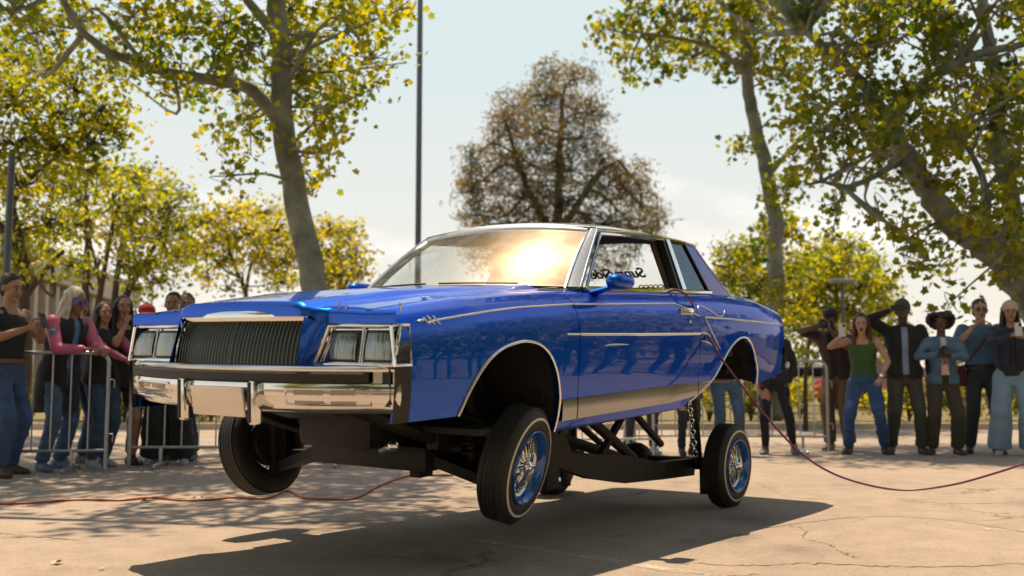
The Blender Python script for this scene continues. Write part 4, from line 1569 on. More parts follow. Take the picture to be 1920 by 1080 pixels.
    if z0 < .80:
        rr = []
        for z in np.linspace(z0, .95, 6):
            rr.append(ring(J((0, .02, z)), (.20 + .05 * (.95 - z)) * S, (.155 + .10 * (.95 - z)) * S))
        b.loft(rr)
    if tk == 'tank':
        for s in (1, -1):
            b.limb([J((s * .085, -.085, 1.37)), J((s * .095, -.03, 1.455)), J((s * .095, .06, 1.43)), J((s * .08, .095, 1.34))], [.022 * S] * 4, 8)
    sleeves = MB()
    same = sleeve == tc_
    tb = b if same else sleeves
    for s in (1, -1):
        a = arm[s]
        if tk in ('tee', 'shirt'):
            tb.limb([a[0], a[0].lerp(a[1], .72)], [.074 * S * k, .068 * S * k], 14)
        elif tk in ('jacket', 'coat'):
            tb.limb([a[0], a[0].lerp(a[1], .5), a[1]], [.074 * S * k, .066 * S * k, .056 * S * k], 14)
            tb.limb([a[1], a[1].lerp(a[2], .5), a[1].lerp(a[2], .93)], [.056 * S * k, .050 * S * k, .040 * S * k], 14)
    V, N, F = remesh(b, .0150, 3)
    V = wrinkle(V, N, .0035 if tk == 'tank' else .0085, seed + 9)
    if inner is not None:
        # the front is open: drop the faces down the middle, a shirt shows under it
        Minv = ML.inverted(); keep = []
        C0 = J((0, 0, .93))
        for f in F:
            c = Minv @ (Vector(V[list(f)].mean(0)) - C0)
            if c.y < -.02 * S and abs(c.x) < (.034 + .03 * max(0, c.z / S - .3)) * S: continue
            keep.append(f)
        F = keep
    m = MB(); m.add(V, F)
    nm = {'tank': 'tank_top', 'tee': 'shirt', 'shirt': 'shirt', 'jacket': 'jacket', 'coat': 'coat'}[tk]
    kind = top[5] if len(top) > 5 else ('denim' if tk == 'jacket' and tc_[2] > tc_[0] * 1.8 else 'cotton')
    m.build(nm, cloth(tc_, kind), root, True, None)
    if not same and tk != 'tank':
        V, N, F = remesh(sleeves, .0150, 3); V = wrinkle(V, N, .006, seed + 3)
        m = MB(); m.add(V, F); m.build('sleeve', cloth(sleeve, 'satin', .5), root, True, None)
    if inner is not None:
        b = MB(); torso(b, .90, 1.46, .018); V, N, F = remesh(b, .016, 2)
        m = MB(); m.add(wrinkle(V, N, .004, seed + 2), F); m.build('undershirt', cloth(inner), root, True, None)

    # ---- shoes
    for s in (1, -1):
        g = leg[s]; f = feet[0] if s == 1 else feet[1]
        ang = R(f[2] if len(f) > 2 else s * 12)
        M_ = Matrix.Rotation(ang, 3, 'Z')
        b = MB(); rr = []
        for y, hw_, ht, z0_ in ((.085, .018, .020, .03), (.075, .034, .045, .0), (.02, .038, .058, .0), (-.05, .040, .046, .0), (-.11, .046, .034, .0), (-.16, .040, .026, .0), (-.185, .022, .014, .004)):
            c = Vector((g[2].x, g[2].y, 0))
            rr.append([c + M_ @ (Vector((hw_ * math.cos(w), y, z0_ + ht * (1 + (math.sin(w) if math.sin(w) > -.6 else -1)))) * S) for w in np.linspace(0, 2 * math.pi, 14, endpoint=False)])
        b.loft(rr)
        b.limb([Vector((g[2].x, g[2].y, .05 * S)) + M_ @ Vector((0, .03 * S, 0)), g[2] + Vector((0, .0, .015 * S))], [.042 * S, .044 * S], 12)
        b.build('shoe', cloth(shoe, 'canvas', .6), root, True, 50)

    # ---- extras
    for ex in extras:
        if ex[0] == 'sunglasses':
            b = MB()
            for s in (1, -1):
                b.ball(H((s * .033, -.094, .004)), tuple(c * HS for c in (.026, .006, .019)), 12, 0, MH)
                b.tube([H((s * .056, -.088, .010)), H((s * .082, -.04, .010)), H((s * .082, .02, .006))], .0035 * HS, 5)
            b.tube([H((-.01, -.099, .008)), H((.01, -.099, .008))], .004 * HS, 5)
            b.build('sunglasses', mat('sunglass_lens', (.012, .010, .012), .08, coat=1), root)
        elif ex[0] == 'visor':
            b = MB(); rows = []
            for w in np.linspace(-75, 75, 13):
                a = R(w - 90)
                rows.append([H((.088 * math.cos(a), .01 + .112 * math.sin(a), z)) for z in (-.022, .0, .022, .040)])
            b.grid(rows); b.build('visor_glasses', mat('blue_mirror_visor', (.03, .05, .25), .12, .7, coat=1), root)
        elif ex[0] == 'cap':
            b = MB(); back = ex[2] if len(ex) > 2 else False
            rr = []
            for z, q in ((.030, 1.0), (.055, 1.0), (.085, .93), (.110, .76), (.128, .45), (.135, .08)):
                rr.append([H((.094 * q * math.cos(w), .018 + .108 * q * math.sin(w), z)) for w in np.linspace(0, 2 * math.pi, 22, endpoint=False)])
            b.loft(rr)
            sg = -1 if not back else 1
            rows = []
            for w in np.linspace(-62, 62, 9):
                a = R(w) + math.pi / 2 * sg
                rows.append([H((.090 * q * math.cos(a), .018 + (.100 + (q - 1) * .55) * (1 if q == 1 else 1) * math.sin(a) * (1 if q == 1 else 1.0) + sg * 0, .036 - .018 * (q - 1) * 4)) for q in (1.0, 1.12, 1.22)])
            b.grid(rows)
            o = b.build('cap', cloth(ex[1], 'felt'), root, True, 60)
            so = o.modifiers.new('t', 'SOLIDIFY'); so.thickness = .004
        elif ex[0] == 'beanie':
            b = MB(); rr = []
            for z, q in ((.015, 1.0), (.045, 1.03), (.08, .98), (.115, .80), (.138, .48), (.148, .1)):
                rr.append([H((.092 * q * math.cos(w), .020 + .106 * q * math.sin(w), z + .012 * -math.sin(w))) for w in np.linspace(0, 2 * math.pi, 22, endpoint=False)])
            b.loft(rr); b.build('beanie', cloth(ex[1], 'knit'), root, True, 60)
        elif ex[0] == 'beard':
            b = MB()
            b.ball(H((0, -.045, -.088)), tuple(c * HS for c in (.052, .052, .040)), 14, 0, MH); b.ball(H((0, -.07, -.125)), tuple(c * HS for c in (.035, .03, .05)), 12, 0, MH)
            V, N, F = remesh(b, .009, 2); m = MB(); m.add(wrinkle(V, N, .004, 4, 4), F); m.build('beard', cloth(ex[1], 'hair'), root, True, None)
        elif ex[0] == 'belt':
            b = MB(); b.loft([ring(J((0, 0, z)), (.160 + .024) * S, (.113 + .024) * S) for z in (.975, 1.012)])
            b.build('belt', cloth(ex[1], 'leather', .5), root, True, 50)
        elif ex[0] == 'strap':
            b = MB(); pts = [J((-.10, .10, 1.40)), J((-.11, -.02, 1.48)), J((-.04, -.155, 1.33)), J((.06, -.158, 1.18)), J((.17, -.10, 1.04)), J((.20, .02, .98))]
            if ex[2] < 0: pts = [Vector((-p.x, p.y, p.z)) for p in pts]
            b.tube(spline(pts, 5), .016 * S, 6, True, 0, .35); o = b.build('bag_strap', cloth(ex[1], 'webbing'), root)
            b = MB(); c = pts[-1] + Vector((.03 * ex[2], -.02, -.10)) * S
            b.box(c, (.10 * S, .17 * S, .24 * S), bev=.03); b.build('shoulder_bag', cloth(ex[1], 'webbing'), root)
        elif ex[0] == 'lanyard':
            b = MB(); b.tube([J((-.05, -.06, 1.46)), J((-.02, -.145, 1.25)), J((0, -.15, 1.12))], .006, 5); b.tube([J((.05, -.06, 1.46)), J((.02, -.145, 1.25)), J((0, -.15, 1.12))], .006, 5)
            o = b.build('lanyard', cloth((.35, .04, .05), 'webbing'), root)
            b = MB(); b.box(J((0, -.155, 1.05)), (.09 * S, .012, .13 * S), bev=.004); b.build('badge', mat('badge_card', (.6, .25, .12), .4, col2=(.7, .66, .62), vscale=22), root)
        elif ex[0] == 'watch':
            a = arm[ex[1]]; dv = (a[2] - a[1]).normalized(); c = a[1].lerp(a[2], .9)
            b = MB().tube([c - dv * .014, c + dv * .014], .034 * S, 12); b.build('wrist_watch', BLACKP if len(ex) < 3 else ex[2], root)
        elif ex[0] == 'patch':
            a = arm[ex[1]]; c = a[0].lerp(a[1], .45)
            b = MB(); b.ball(c + Vector(ex[2]) * S * .75, (.036, .036, .040), 12); b.build('sleeve_patch', cloth((.12, .22, .42), 'felt'), root)
        elif ex[0] == 'hood':
            b = MB(); b.limb([J((-.12, .03, 1.46)), J((-.06, .13, 1.45)), J((.06, .13, 1.45)), J((.12, .03, 1.46))], [.05 * S] * 4, 12); b.build('hood', cloth(ex[1]), root)
    return root, arm, S


def held(name, label, cat, who, c, size, M=None, m=BLACKP, lens=True, group=None):
    """phone or camera in someone's hands: a thing of its own"""
    root = who[0]; S = who[2]
    W = Matrix.Translation(root.location) @ Matrix.Rotation(root.rotation_euler.z, 4, 'Z')
    o = empty(name); o.matrix_world = W @ Matrix.Translation(Vector(c) * S) @ (M.to_4x4() if M else Matrix.Identity(4))
    tag(o, label, cat, group)
    b = MB(); b.box((0, 0, 0), size, bev=min(size) * .35); b.build('casing', m, o)
    if lens == 'big':
        b = MB(); b.tube([(0, -.01, 0), (0, -.06, 0), (0, -.062, 0), (0, -.12, 0)], [.036, .036, .040, .040], 18); b.build('lens_barrel', BLACKP, o)
        b = MB(); b.lathe([(0, -.117), (.030, -.121), (.036, -.119)], 16); b.build('lens_glass', mat('lens_glass', (.02, .02, .05), .05, coat=1), o)
        b = MB(); b.box((0, .0, size[2] / 2 + .012), (.05, .05, .03), bev=.008); b.build('viewfinder', BLACKP, o)
    elif lens:
        b = MB(); b.box((size[0] * .22, -size[1] / 2 - .001, size[2] * .33), (.028, .004, .034), bev=.0015)
        lo = b.build('camera_module', BLACKP, o)
        b = MB()
        for q in (-.008, .008): b.ball((size[0] * .22, -size[1] / 2 - .003, size[2] * .33 + q), (.006, .003, .006), 8)
        b.build('lens', mat('phone_lens', (.02, .02, .03), .05), lo)
    return o


SK_L, SK_M, SK_T, SK_D = (.44, .25, .17), (.36, .19, .12), (.27, .135, .08), (.10, .048, .028)
BLK = (.012, .011, .012)
PHO = 'phones held up by onlookers'

# left of the car
p = person('man in black tank top and blue jeans at the left edge holding a phone', 6, 9.45, 70, 1.80, SK_M, ('short', (.02, .014, .01)), ('tank', (.014, .015, .02)), ('jeans', (.035, .075, .17)), (.05, .025, .018),
           rh=(-.10, -.32, 1.27), lh=(.05, -.34, 1.27), head=(0, 10), feet=((.13, .03), (-.13, -.10)), extras=(('belt', (.16, .07, .025)),), rn=(.9, -.2, .2), ln=(-.9, -.2, .2), seed=11)
held('phone', 'dark phone in the hands of the man in the black tank top', 'phone', p, (-.03, -.43, 1.34), (.075, .010, .15), Matrix.Rotation(R(-25), 3, 'X'), group=PHO)
p = person('person with long pale blond hair, blue visor and pink-sleeved black coat leaning on the barrier', 106, 9.98, 62, 1.74, SK_T, ('long', (.56, .50, .38)), ('coat', (.016, .014, .018), (.50, .10, .20), (.10, .20, .34), .55), ('jeans', (.06, .115, .21)), (.10, .13, .22),
           lean=15, rh=(-.10, -.46, 1.14), lh=(.06, -.50, 1.14), head=(10, 2), feet=((.16, .14), (-.16, -.02)), extras=(('visor',), ('patch', 1, (.03, -.04, .02)), ('patch', -1, (-.05, -.03, .02))), re=(-.4, .2, -.8), le=(.4, .2, -.8), rn=(0, 0, -1), ln=(0, 0, -1), seed=12)
p = person('person in a pale blue jacket mostly hidden behind the blond long-haired one', 138, 10.75, 60, 1.72, SK_M, ('long', (.10, .06, .03)), ('jacket', (.16, .33, .48), None, (.5, .5, .5)), ('jeans', (.05, .09, .17)), (.2, .2, .22),
           rh=(-.06, -.36, 1.28), lh=(.08, -.36, 1.28), sex='f', seed=13)
held('phone', 'phone with a glowing blue screen beside the pink sleeve', 'phone', p, (.0, -.46, 1.33), (.078, .010, .155), Matrix.Rotation(R(-15), 3, 'X') @ Matrix.Rotation(R(80), 3, 'Z'), mat('lit_phone_screen', (.10, .25, .9), .2), group=PHO)
p = person('dark-haired woman in a black and pink jacket and jeans clapping beside the first barrier end', 186, 10.35, 58, 1.62, SK_M, ('wavy', (.018, .013, .012)), ('jacket', (.016, .014, .018), (.42, .08, .17), (.02, .02, .03)), ('jeans', (.035, .062, .12)), (.30, .33, .38),
           rh=(-.04, -.44, 1.13), lh=(.12, -.46, 1.17), head=(-18, 0), sex='f', re=(-.5, .3, -.8), le=(.6, .2, -.7), feet=((.10, .05), (-.12, -.06)), seed=14)
p = person('tall woman with long dark hair, black shorts and bare legs, hand at her mouth', 222, 10.55, 42, 1.70, SK_M, ('long', (.016, .012, .012)), ('tank', (.014, .014, .016), None, None, .95), ('shorts', (.014, .014, .018)), (.02, .018, .02),
           rh=(-.03, -.17, 1.46), lh=(.12, -.36, 1.20), head=(-8, 0), sex='f', feet=((.15, .0), (-.13, .06)), rn=(0, 1, 0), seed=15)
p = person('person in a red cap and red top beside the car headlamps', 268, 11.2, 30, 1.66, SK_M, ('short', (.02, .015, .012)), ('jacket', (.26, .02, .03), None, (.05, .05, .05)), ('pants', (.03, .03, .05)), (.05, .05, .05),
           rh=(-.16, -.42, 1.16), lh=(.10, -.40, 1.18), extras=(('cap', (.34, .02, .02)),), head=(0, 5), seed=16)
p = person('person with black hair and wide black trousers behind the blue hood', 318, 10.75, 10, 1.745, SK_T, ('short', (.010, .009, .010)), ('jacket', (.02, .022, .03), None, (.03, .03, .03)), ('wide', (.014, .016, .022)), (.30, .30, .32), feet=((.14, .02), (-.16, .0)), seed=17)
p = person('person with close-cropped hair standing behind the black-haired one at the hood', 343, 11.3, -10, 1.79, SK_T, ('crop', (.05, .03, .02)), ('tee', (.03, .04, .06)), ('pants', (.014, .017, .025)), (.05, .05, .06), seed=18)
# behind the car: only their legs and shoes show
HID = 'onlookers hidden behind the car'
person('person with bright blue shoes whose feet show under the bumper', 592, 12.5, 0, 1.66, SK_M, ('short', (.02, .015, .012)), ('tee', (.1, .1, .12)), ('pants', (.02, .025, .05)), (.05, .16, .42), seed=19, group=HID)
person('person in navy trousers and pale shoes whose feet show under the car front', 640, 12.0, 20, 1.66, SK_M, ('short', (.03, .02, .015)), ('tee', (.2, .2, .22)), ('pants', (.014, .018, .04)), (.36, .38, .46), seed=20, group=HID)
person('person in pale blue jeans whose feet show beside the lower control arm', 718, 11.8, 5, 1.66, SK_L, ('long', (.05, .03, .02)), ('tee', (.3, .1, .1)), ('jeans', (.11, .19, .30)), (.14, .22, .32), sex='f', feet=((.11, 0), (-.15, 0)), seed=21, group=HID)
person('person in dark slim jeans whose legs show under the door sill', 1200, 12.4, 0, 1.64, SK_M, ('short', (.02, .015, .012)), ('tee', (.08, .08, .1)), ('jeans', (.018, .026, .05)), (.30, .33, .40), feet=((.17, 0), (-.16, 0)), seed=22, group=HID)
person('person in black trousers whose legs show just ahead of the rear wheel', 1284, 12.1, 10, 1.64, SK_M, ('short', (.02, .015, .012)), ('tee', (.05, .05, .08)), ('tight', (.012, .016, .032)), (.02, .02, .03), feet=((.10, 0), (-.02, .06)), seed=23, group=HID)
person('person in washed blue jeans whose legs show above the rear wheel', 1362, 12.3, 0, 1.64, SK_M, ('long', (.05, .03, .02)), ('tee', (.2, .2, .25)), ('jeans', (.05, .10, .19)), (.1, .1, .1), sex='f', feet=((.16, 0), (-.10, 0)), seed=24, group=HID)
person('person in tight black trousers and black and white shoes behind the trunk', 1452, 12.35, -15, 1.60, SK_M, ('long', (.03, .02, .015)), ('jacket', (.014, .014, .018), None, (.1, .1, .1)), ('tight', (.010, .010, .012)), (.10, .10, .10), sex='f', feet=((.24, .0), (-.12, -.02)), lh=(.20, -.02, .92), rh=(-.20, -.02, .92), seed=25, group=HID)
# right of the car
RG = 'onlookers standing right of the car'
p = person('bearded man in plaid shirt and brown trousers stooping to his camera', 1574, 13.2, -32, 1.80, SK_D, ('short', (.012, .010, .010)), ('shirt', (.045, .035, .045), None, (.014, .014, .014), .86, 'plaid'), ('loose', (.13, .075, .035)), (.20, .17, .14),
           lean=20, rh=(-.10, -.46, 1.50), lh=(.07, -.48, 1.42), re=(-.9, .2, -.2), le=(.6, .1, -.8), extras=(('cap', BLK, True), ('beard', BLK)), head=(0, -8), seed=31, group=RG)
held('camera', 'black camera at the eye of the bearded man in the plaid shirt', 'camera', p, (-.01, -.55, 1.50), (.13, .06, .09), None, BLACKP, 'big')
p = person('woman with long auburn hair in green top and blue jeans shouting and holding a phone', 1623, 12.4, -22, 1.72, SK_L, ('long', (.07, .028, .016)), ('tank', (.035, .10, .028)), ('jeans', (.030, .072, .19)), (.016, .016, .018),
           lean=17, rh=(-.20, -.50, 1.40), lh=(.20, -.34, .90), re=(-.9, .3, -.6), le=(.9, .4, .0), mouth=1, head=(4, -6), sex='f', feet=((.21, .05), (-.20, -.06)), knee=.05, curl=.45, extras=(('watch', 1, CHROME),), rn=(.6, -.6, .2), ln=(0, -1, 0), seed=32, group=RG)
held('phone', 'pale phone in the raised hand of the woman in the green top', 'phone', p, (-.19, -.585, 1.46), (.078, .010, .155), Matrix.Rotation(R(12), 3, 'Z'), SCREEN, group=PHO)
p = person('tall man in black jacket and grey beanie with a phone raised to his eyes', 1699, 12.4, -12, 1.80, SK_D, ('crop', (.012, .010, .010)), ('jacket', (.012, .012, .015), None, (.22, .30, .46)), ('pants', (.050, .050, .040)), (.03, .03, .032),
           rh=(-.16, -.20, 1.63), re=(-1, .1, -.3), extras=(('beanie', (.06, .055, .05)), ('beard', (.03, .025, .02))), feet=((.17, 0), (-.16, .03)), rn=(0, -.2, -1), seed=33, group=RG)
held('phone', 'black phone held sideways at the face of the man in the beanie', 'phone', p, (-.09, -.27, 1.655), (.15, .010, .075), None, BLACKP, group=PHO)
p = person('person with big curly hair in a denim jacket looking down at a camera', 1771, 12.3, -10, 1.64, SK_D, ('afro', (.016, .011, .009)), ('jacket', (.075, .15, .24), None, (.52, .50, .52)), ('loose', (.050, .045, .030)), (.04, .035, .03),
           rh=(-.12, -.30, 1.23), lh=(.02, -.31, 1.22), re=(-.9, .2, -.5), le=(.9, .2, -.5), head=(-10, 18), sex='f', feet=((.15, 0), (-.15, .02)), extras=(('lanyard',),), seed=34, group=RG)
held('camera', 'small black camera in the hands of the person in the denim jacket', 'camera', p, (-.05, -.38, 1.27), (.12, .05, .08), None, BLACKP, 'big')
p = person('person in a plain blue T-shirt and sunglasses clapping with a maroon shoulder bag', 1846, 12.5, -14, 1.82, SK_L, ('short', (.016, .012, .011)), ('tee', (.075, .155, .27), None, None, .96), ('pants', (.034, .042, .05)), (.018, .017, .018),
           rh=(-.13, -.26, 1.42), lh=(.10, -.28, 1.40), re=(-.7, .3, -.8), le=(.7, .3, -.8), extras=(('sunglasses',), ('strap', (.10, .02, .035), -1), ('belt', BLK), ('watch', 1)), feet=((.13, 0), (-.17, -.03)), curl=.2, rn=(1, -.2, 0), ln=(-1, -.2, 0), seed=35, group=RG)
p = person('woman in beige cap, navy jacket and wide pale blue trousers at the right edge', 1903, 12.1, -20, 1.76, SK_M, ('long', (.02, .015, .013)), ('jacket', (.018, .024, .05), None, (.02, .02, .022), 1.02), ('wide', (.20, .30, .40)), (.36, .28, .25),
           rh=(-.02, -.32, 1.36), lh=(.14, -.30, 1.33), re=(-.9, .2, -.4), le=(.9, .2, -.5), extras=(('beanie', (.46, .36, .28)),), sex='f', feet=((.16, 0), (-.17, -.05)), seed=36, group=RG)
held('phone', 'silver phone held by the woman in the beige cap', 'phone', p, (.04, -.42, 1.42), (.078, .010, .155), Matrix.Rotation(R(-10), 3, 'X'), SCREEN, group=PHO)
# ------------------------------------------------------------------ crowd barriers
GALV = mat('galvanised_steel', (.42, .45, .47), .38, .85, var=.15, vscale=10, bump=.03)


def make_barrier(label):
    """steel crowd barrier, origin at its left end on the ground, running along +x for 2.3 m"""
    W, HT = 2.30, 1.10
    root = empty('crowd_barrier')
    tag(root, label, 'barrier', 'steel crowd barriers')
    r = .10
    P = [Vector((0, 0, .02)), Vector((0, 0, HT - r))]
    for a in np.linspace(180, 90, 7)[1:]:
        P.append(Vector((r + r * math.cos(R(a)), 0, HT - r + r * math.sin(R(a)))))
    for a in np.linspace(90, 0, 7):
        P.append(Vector((W - r + r * math.cos(R(a)), 0, HT - r + r * math.sin(R(a)))))
    P.append(Vector((W, 0, .02)))
    b = MB().tube(P, .019, 10)
    b.build('frame', GALV, root)
    b = MB().tube([(0, 0, .20), (W, 0, .20)], .015, 8); b.build('bottom_rail', GALV, root)
    b = MB().tube([(0, 0, .205), (0, 0, HT - .02)], .0075, 6)
    n = 14; me = None
    for i in range(1, n):
        if me is None:
            o = b.build('bar', GALV, root); me = o.data
        else:
            o = bpy.data.objects.new('bar', me); COL.objects.link(o); o.parent = root
        o.location = (W * i / n, 0, 0)
    for x in (.30, W - .30):
        b = MB(); b.tube([(x, -.30, .02), (x, -.26, .045), (x, .26, .045), (x, .30, .02)], .016, 8)
        b.box((x, 0, .12), (.03, .03, .16), bev=.004)
        b.build('foot', GALV, root)
    for z in (.35, .85):
        b = MB(); b.tube([(W + .02, 0, z), (W + .055, 0, z), (W + .055, 0, z - .07)], .007, 6); b.build('hook', GALV, root)
    return root


bars = [('left-hand barrier in front of the pink-sleeved person, rounded corner in view', (200, 9.75), (-250, 9.45)),
        ('barrier behind the blue bumper, in front of the wide black trousers', (690, 10.45), (252, 10.25)),
        ('barrier mostly hidden behind the engine and front wheel', (1000, 11.3), (620, 11.05)),
        ('barrier whose bars show under the middle of the door sill', (1225, 11.95), (860, 11.7)),
        ('right-hand barrier end beside the man in the plaid shirt, rounded corner in view', (1553, 12.55), (1196, 12.75))]
b0 = None
for lab, e1, e0 in bars:
    if b0 is None: o = b0 = make_barrier(lab)
    else: o = copy_tree(b0); o['label'] = lab
    p1 = on_ground(*e1); p0 = on_ground(*e0); dv = (p0 - p1); a = math.atan2(-dv.y, -dv.x)
    o.rotation_euler = (0, 0, a)
    # the right-hand end of the barrier stands at p1
    o.location = p1 - Vector((math.cos(a), math.sin(a), 0)) * 2.30

# ------------------------------------------------------------------ trees
BARK_S = mat('sycamore_bark', (.105, .118, .098), .85, col2=(.27, .28, .235), vscale=2.6, bump=.5, bscale=14, detail=6)
BARK_D = mat('dark_bark', (.05, .036, .026), .9, col2=(.085, .06, .042), vscale=5, bump=.6, bscale=20, stretch=(1, 1, .3))
LEAF_SYC = leafmat('sycamore_leaf', (.034, .066, .007), (.17, .155, .013), .56)
LEAF_SYR = leafmat('sycamore_leaf_dense', (.024, .052, .007), (.145, .135, .012), .53)
LEAF_YG = leafmat('yellow_green_leaf', (.045, .08, .008), (.21, .185, .012), .58)
LEAF_OL = leafmat('olive_leaf', (.028, .06, .007), (.18, .165, .012), .56)
LEAF_EU = leafmat('eucalyptus_leaf', (.055, .075, .045), (.17, .125, .05), .45, (2.8, 2.3, 1.2))  # leaf colours lightened and warmed in place of haze and flare
LEAF_GO = leafmat('golden_leaf', (.085, .105, .010), (.225, .19, .012), .52)
LEAF_HG = leafmat('hedge_leaf', (.035, .05, .009), (.15, .13, .014), .42)


def leaves(name, pts, size, material, parent, shape='maple', droop=.35, seed=1):
    """many small separate leaf blades as one mesh"""
    r = np.random.default_rng(seed)
    n = len(pts)
    pts = np.asarray(pts, float)
    nor = r.normal(size=(n, 3)); nor[:, 2] = np.abs(nor[:, 2]) * .9 + .15
    nor /= np.linalg.norm(nor, axis=1)[:, None]
    t = r.normal(size=(n, 3)); t[:, 2] -= droop
    t -= (t * nor).sum(1)[:, None] * nor; t /= np.linalg.norm(t, axis=1)[:, None]
    s = np.cross(nor, t)
    sz = size * r.uniform(.6, 1.25, n)
    if shape == 'maple':
        O = np.array([(0, 0, 0), (.42, -.04, .10), (.38, .26, .06), (.60, .50, .12), (.30, .64, .02), (0, 1.0, -.06), (-.30, .64, .02), (-.60, .50, .12), (-.38, .26, .06), (-.42, -.04, .10)])
        T = [(0, 1, 2), (0, 2, 4), (2, 3, 4), (0, 4, 5), (0, 5, 6), (0, 6, 8), (6, 7, 8), (0, 8, 9)]
    elif shape == 'long':
        O = np.array([(0, 0, 0), (.13, .45, .05), (0, 1.3, -.12), (-.13, .45, .05)])
        T = [(0, 1, 2), (0, 2, 3)]
    else:
        O = np.array([(0, 0, 0), (.34, .45, .09), (0, 1.0, -.05), (-.34, .45, .09)])
        T = [(0, 1, 2), (0, 2, 3)]
    O = O - np.array([0, .45, 0]); m = len(O)
    V = pts[:, None, :] + sz[:, None, None] * (O[None, :, 0:1] * s[:, None, :] + O[None, :, 1:2] * t[:, None, :] + O[None, :, 2:3] * nor[:, None, :])
    V = V.reshape(-1, 3)
    F = (np.array(T)[None] + (np.arange(n) * m)[:, None, None]).reshape(-1, 3)
    me = bpy.data.meshes.new(name)
    me.vertices.add(len(V)); me.vertices.foreach_set('co', V.ravel())
    me.loops.add(F.size); me.loops.foreach_set('vertex_index', F.ravel().astype(np.int32))
    me.polygons.add(len(F)); me.polygons.foreach_set('loop_start', (np.arange(len(F)) * 3).astype(np.int32))
    me.polygons.foreach_set('loop_total', np.full(len(F), 3, np.int32))
    me.materials.append(material); me.update(); me.validate()
    o = bpy.data.objects.new(name, me); COL.objects.link(o); o.parent = parent
    o['kind'] = 'stuff'
    return o


def clump_points(blobs, r, per=9, sig=.16):
    """blobs: (centre, (rx,ry,rz), count); leaves hang in sprays, with gaps between"""
    out, hubs = [], []
    for c, rad, n in blobs:
        k = max(1, int(n / per))
        for _ in range(k):
            v = r.normal(size=3); v /= np.linalg.norm(v)
            q = v * r.uniform(.35, 1.0) ** .55
            h = np.array(c) + q * np.array(rad)
            hubs.append((h, np.array(c)))
            m = max(2, int(per * r.uniform(.5, 1.6)))
            out.append(h + r.normal(size=(m, 3)) * np.array([sig, sig, sig * .75]) * r.uniform(.7, 1.3))
    return np.concatenate(out), hubs


def tree(name, label, base, limbs, blobs, leaf, lmat, bark, shape='oval', per=9, sig=.16, seed=1, group=None, twigs=1.0, fine=.012, cat='tree'):
    """limbs: list of (points, r0, r1) in world space; blobs in world space"""
    r = np.random.default_rng(seed)
    root = empty(name, base)
    tag(root, label, cat, group)
    B = Vector(base)
    b = MB()
    for pts, r0, r1 in limbs:
        P = spline([Vector(p) - B for p in pts], 6)
        L = len(P)
        rr = [r0 + (r1 - r0) * (i / (L - 1)) ** .85 for i in range(L)]
        for i in range(1, L - 1):
            P[i] = P[i] + Vector(r.normal(size=3) * rr[i] * .10)
        b.tube(P, rr, 12)
    pts, hubs = clump_points([(tuple(Vector(c) - B), rad, n) for c, rad, n in blobs], r, per, sig)
    b.build('trunk', bark, root, True, None)
    # branches and twigs run from the nearest limb out to the leaf sprays
    lp = np.array([tuple(p) for (P_, _, _) in limbs for p in spline([Vector(p) - B for p in P_], 5)])
    if twigs > 0:
        tb = MB()
        done = {}
        for h, c in hubs:
            key = tuple(np.round(c, 3))
            if key not in done:
                i = np.argmin(((lp - c) ** 2).sum(1)); st = lp[i]
                dist = np.linalg.norm(st - c)
                mid = (st + c) / 2 + r.normal(size=3) * (.08 + .13 * dist) + np.array([0, 0, .06 * dist])
                tb.tube(spline([st, mid, c], 4), [fine * (2.0 + 1.4 * dist / 2) * (1 - .7 * t) for t in np.linspace(0, 1, 9)], 6)
                done[key] = 1
            if r.uniform() < twigs:
                mid = (h + c) / 2 + r.normal(size=3) * .10 + np.array([0, 0, .05])
                tb.tube(spline([c, mid, h], 3), [fine * (1.0 - .11 * k) for k in range(7)], 4, False)
        tb.build('branches', bark, root, True, None)['kind'] = 'stuff'
    leaves('crown', pts, leaf, lmat, root, shape, seed=seed + 1)
    return root


def PX(u, v, d): return tuple(at(u, v, d))


def rad(pu, d, k=1.0): return pu * d / FPX * k


DENS = 3.6


def pblobs(lst, d, spread, r, leafdens):
    """lst: (u, v, ru, rv) pixel ellipses -> world blobs with depth jitter"""
    out = []
    for u, v, ru, rv in lst:
        dd = d + r.uniform(-spread, spread)
        rx, rz = rad(ru, dd), rad(rv, dd)
        ry = (rx + rz) / 2
        out.append((PX(u, v, dd), (rx, ry, rz), int(DENS * leafdens * (rx * rz) ** .8 + 8)))
    return out


rt = np.random.default_rng(5)
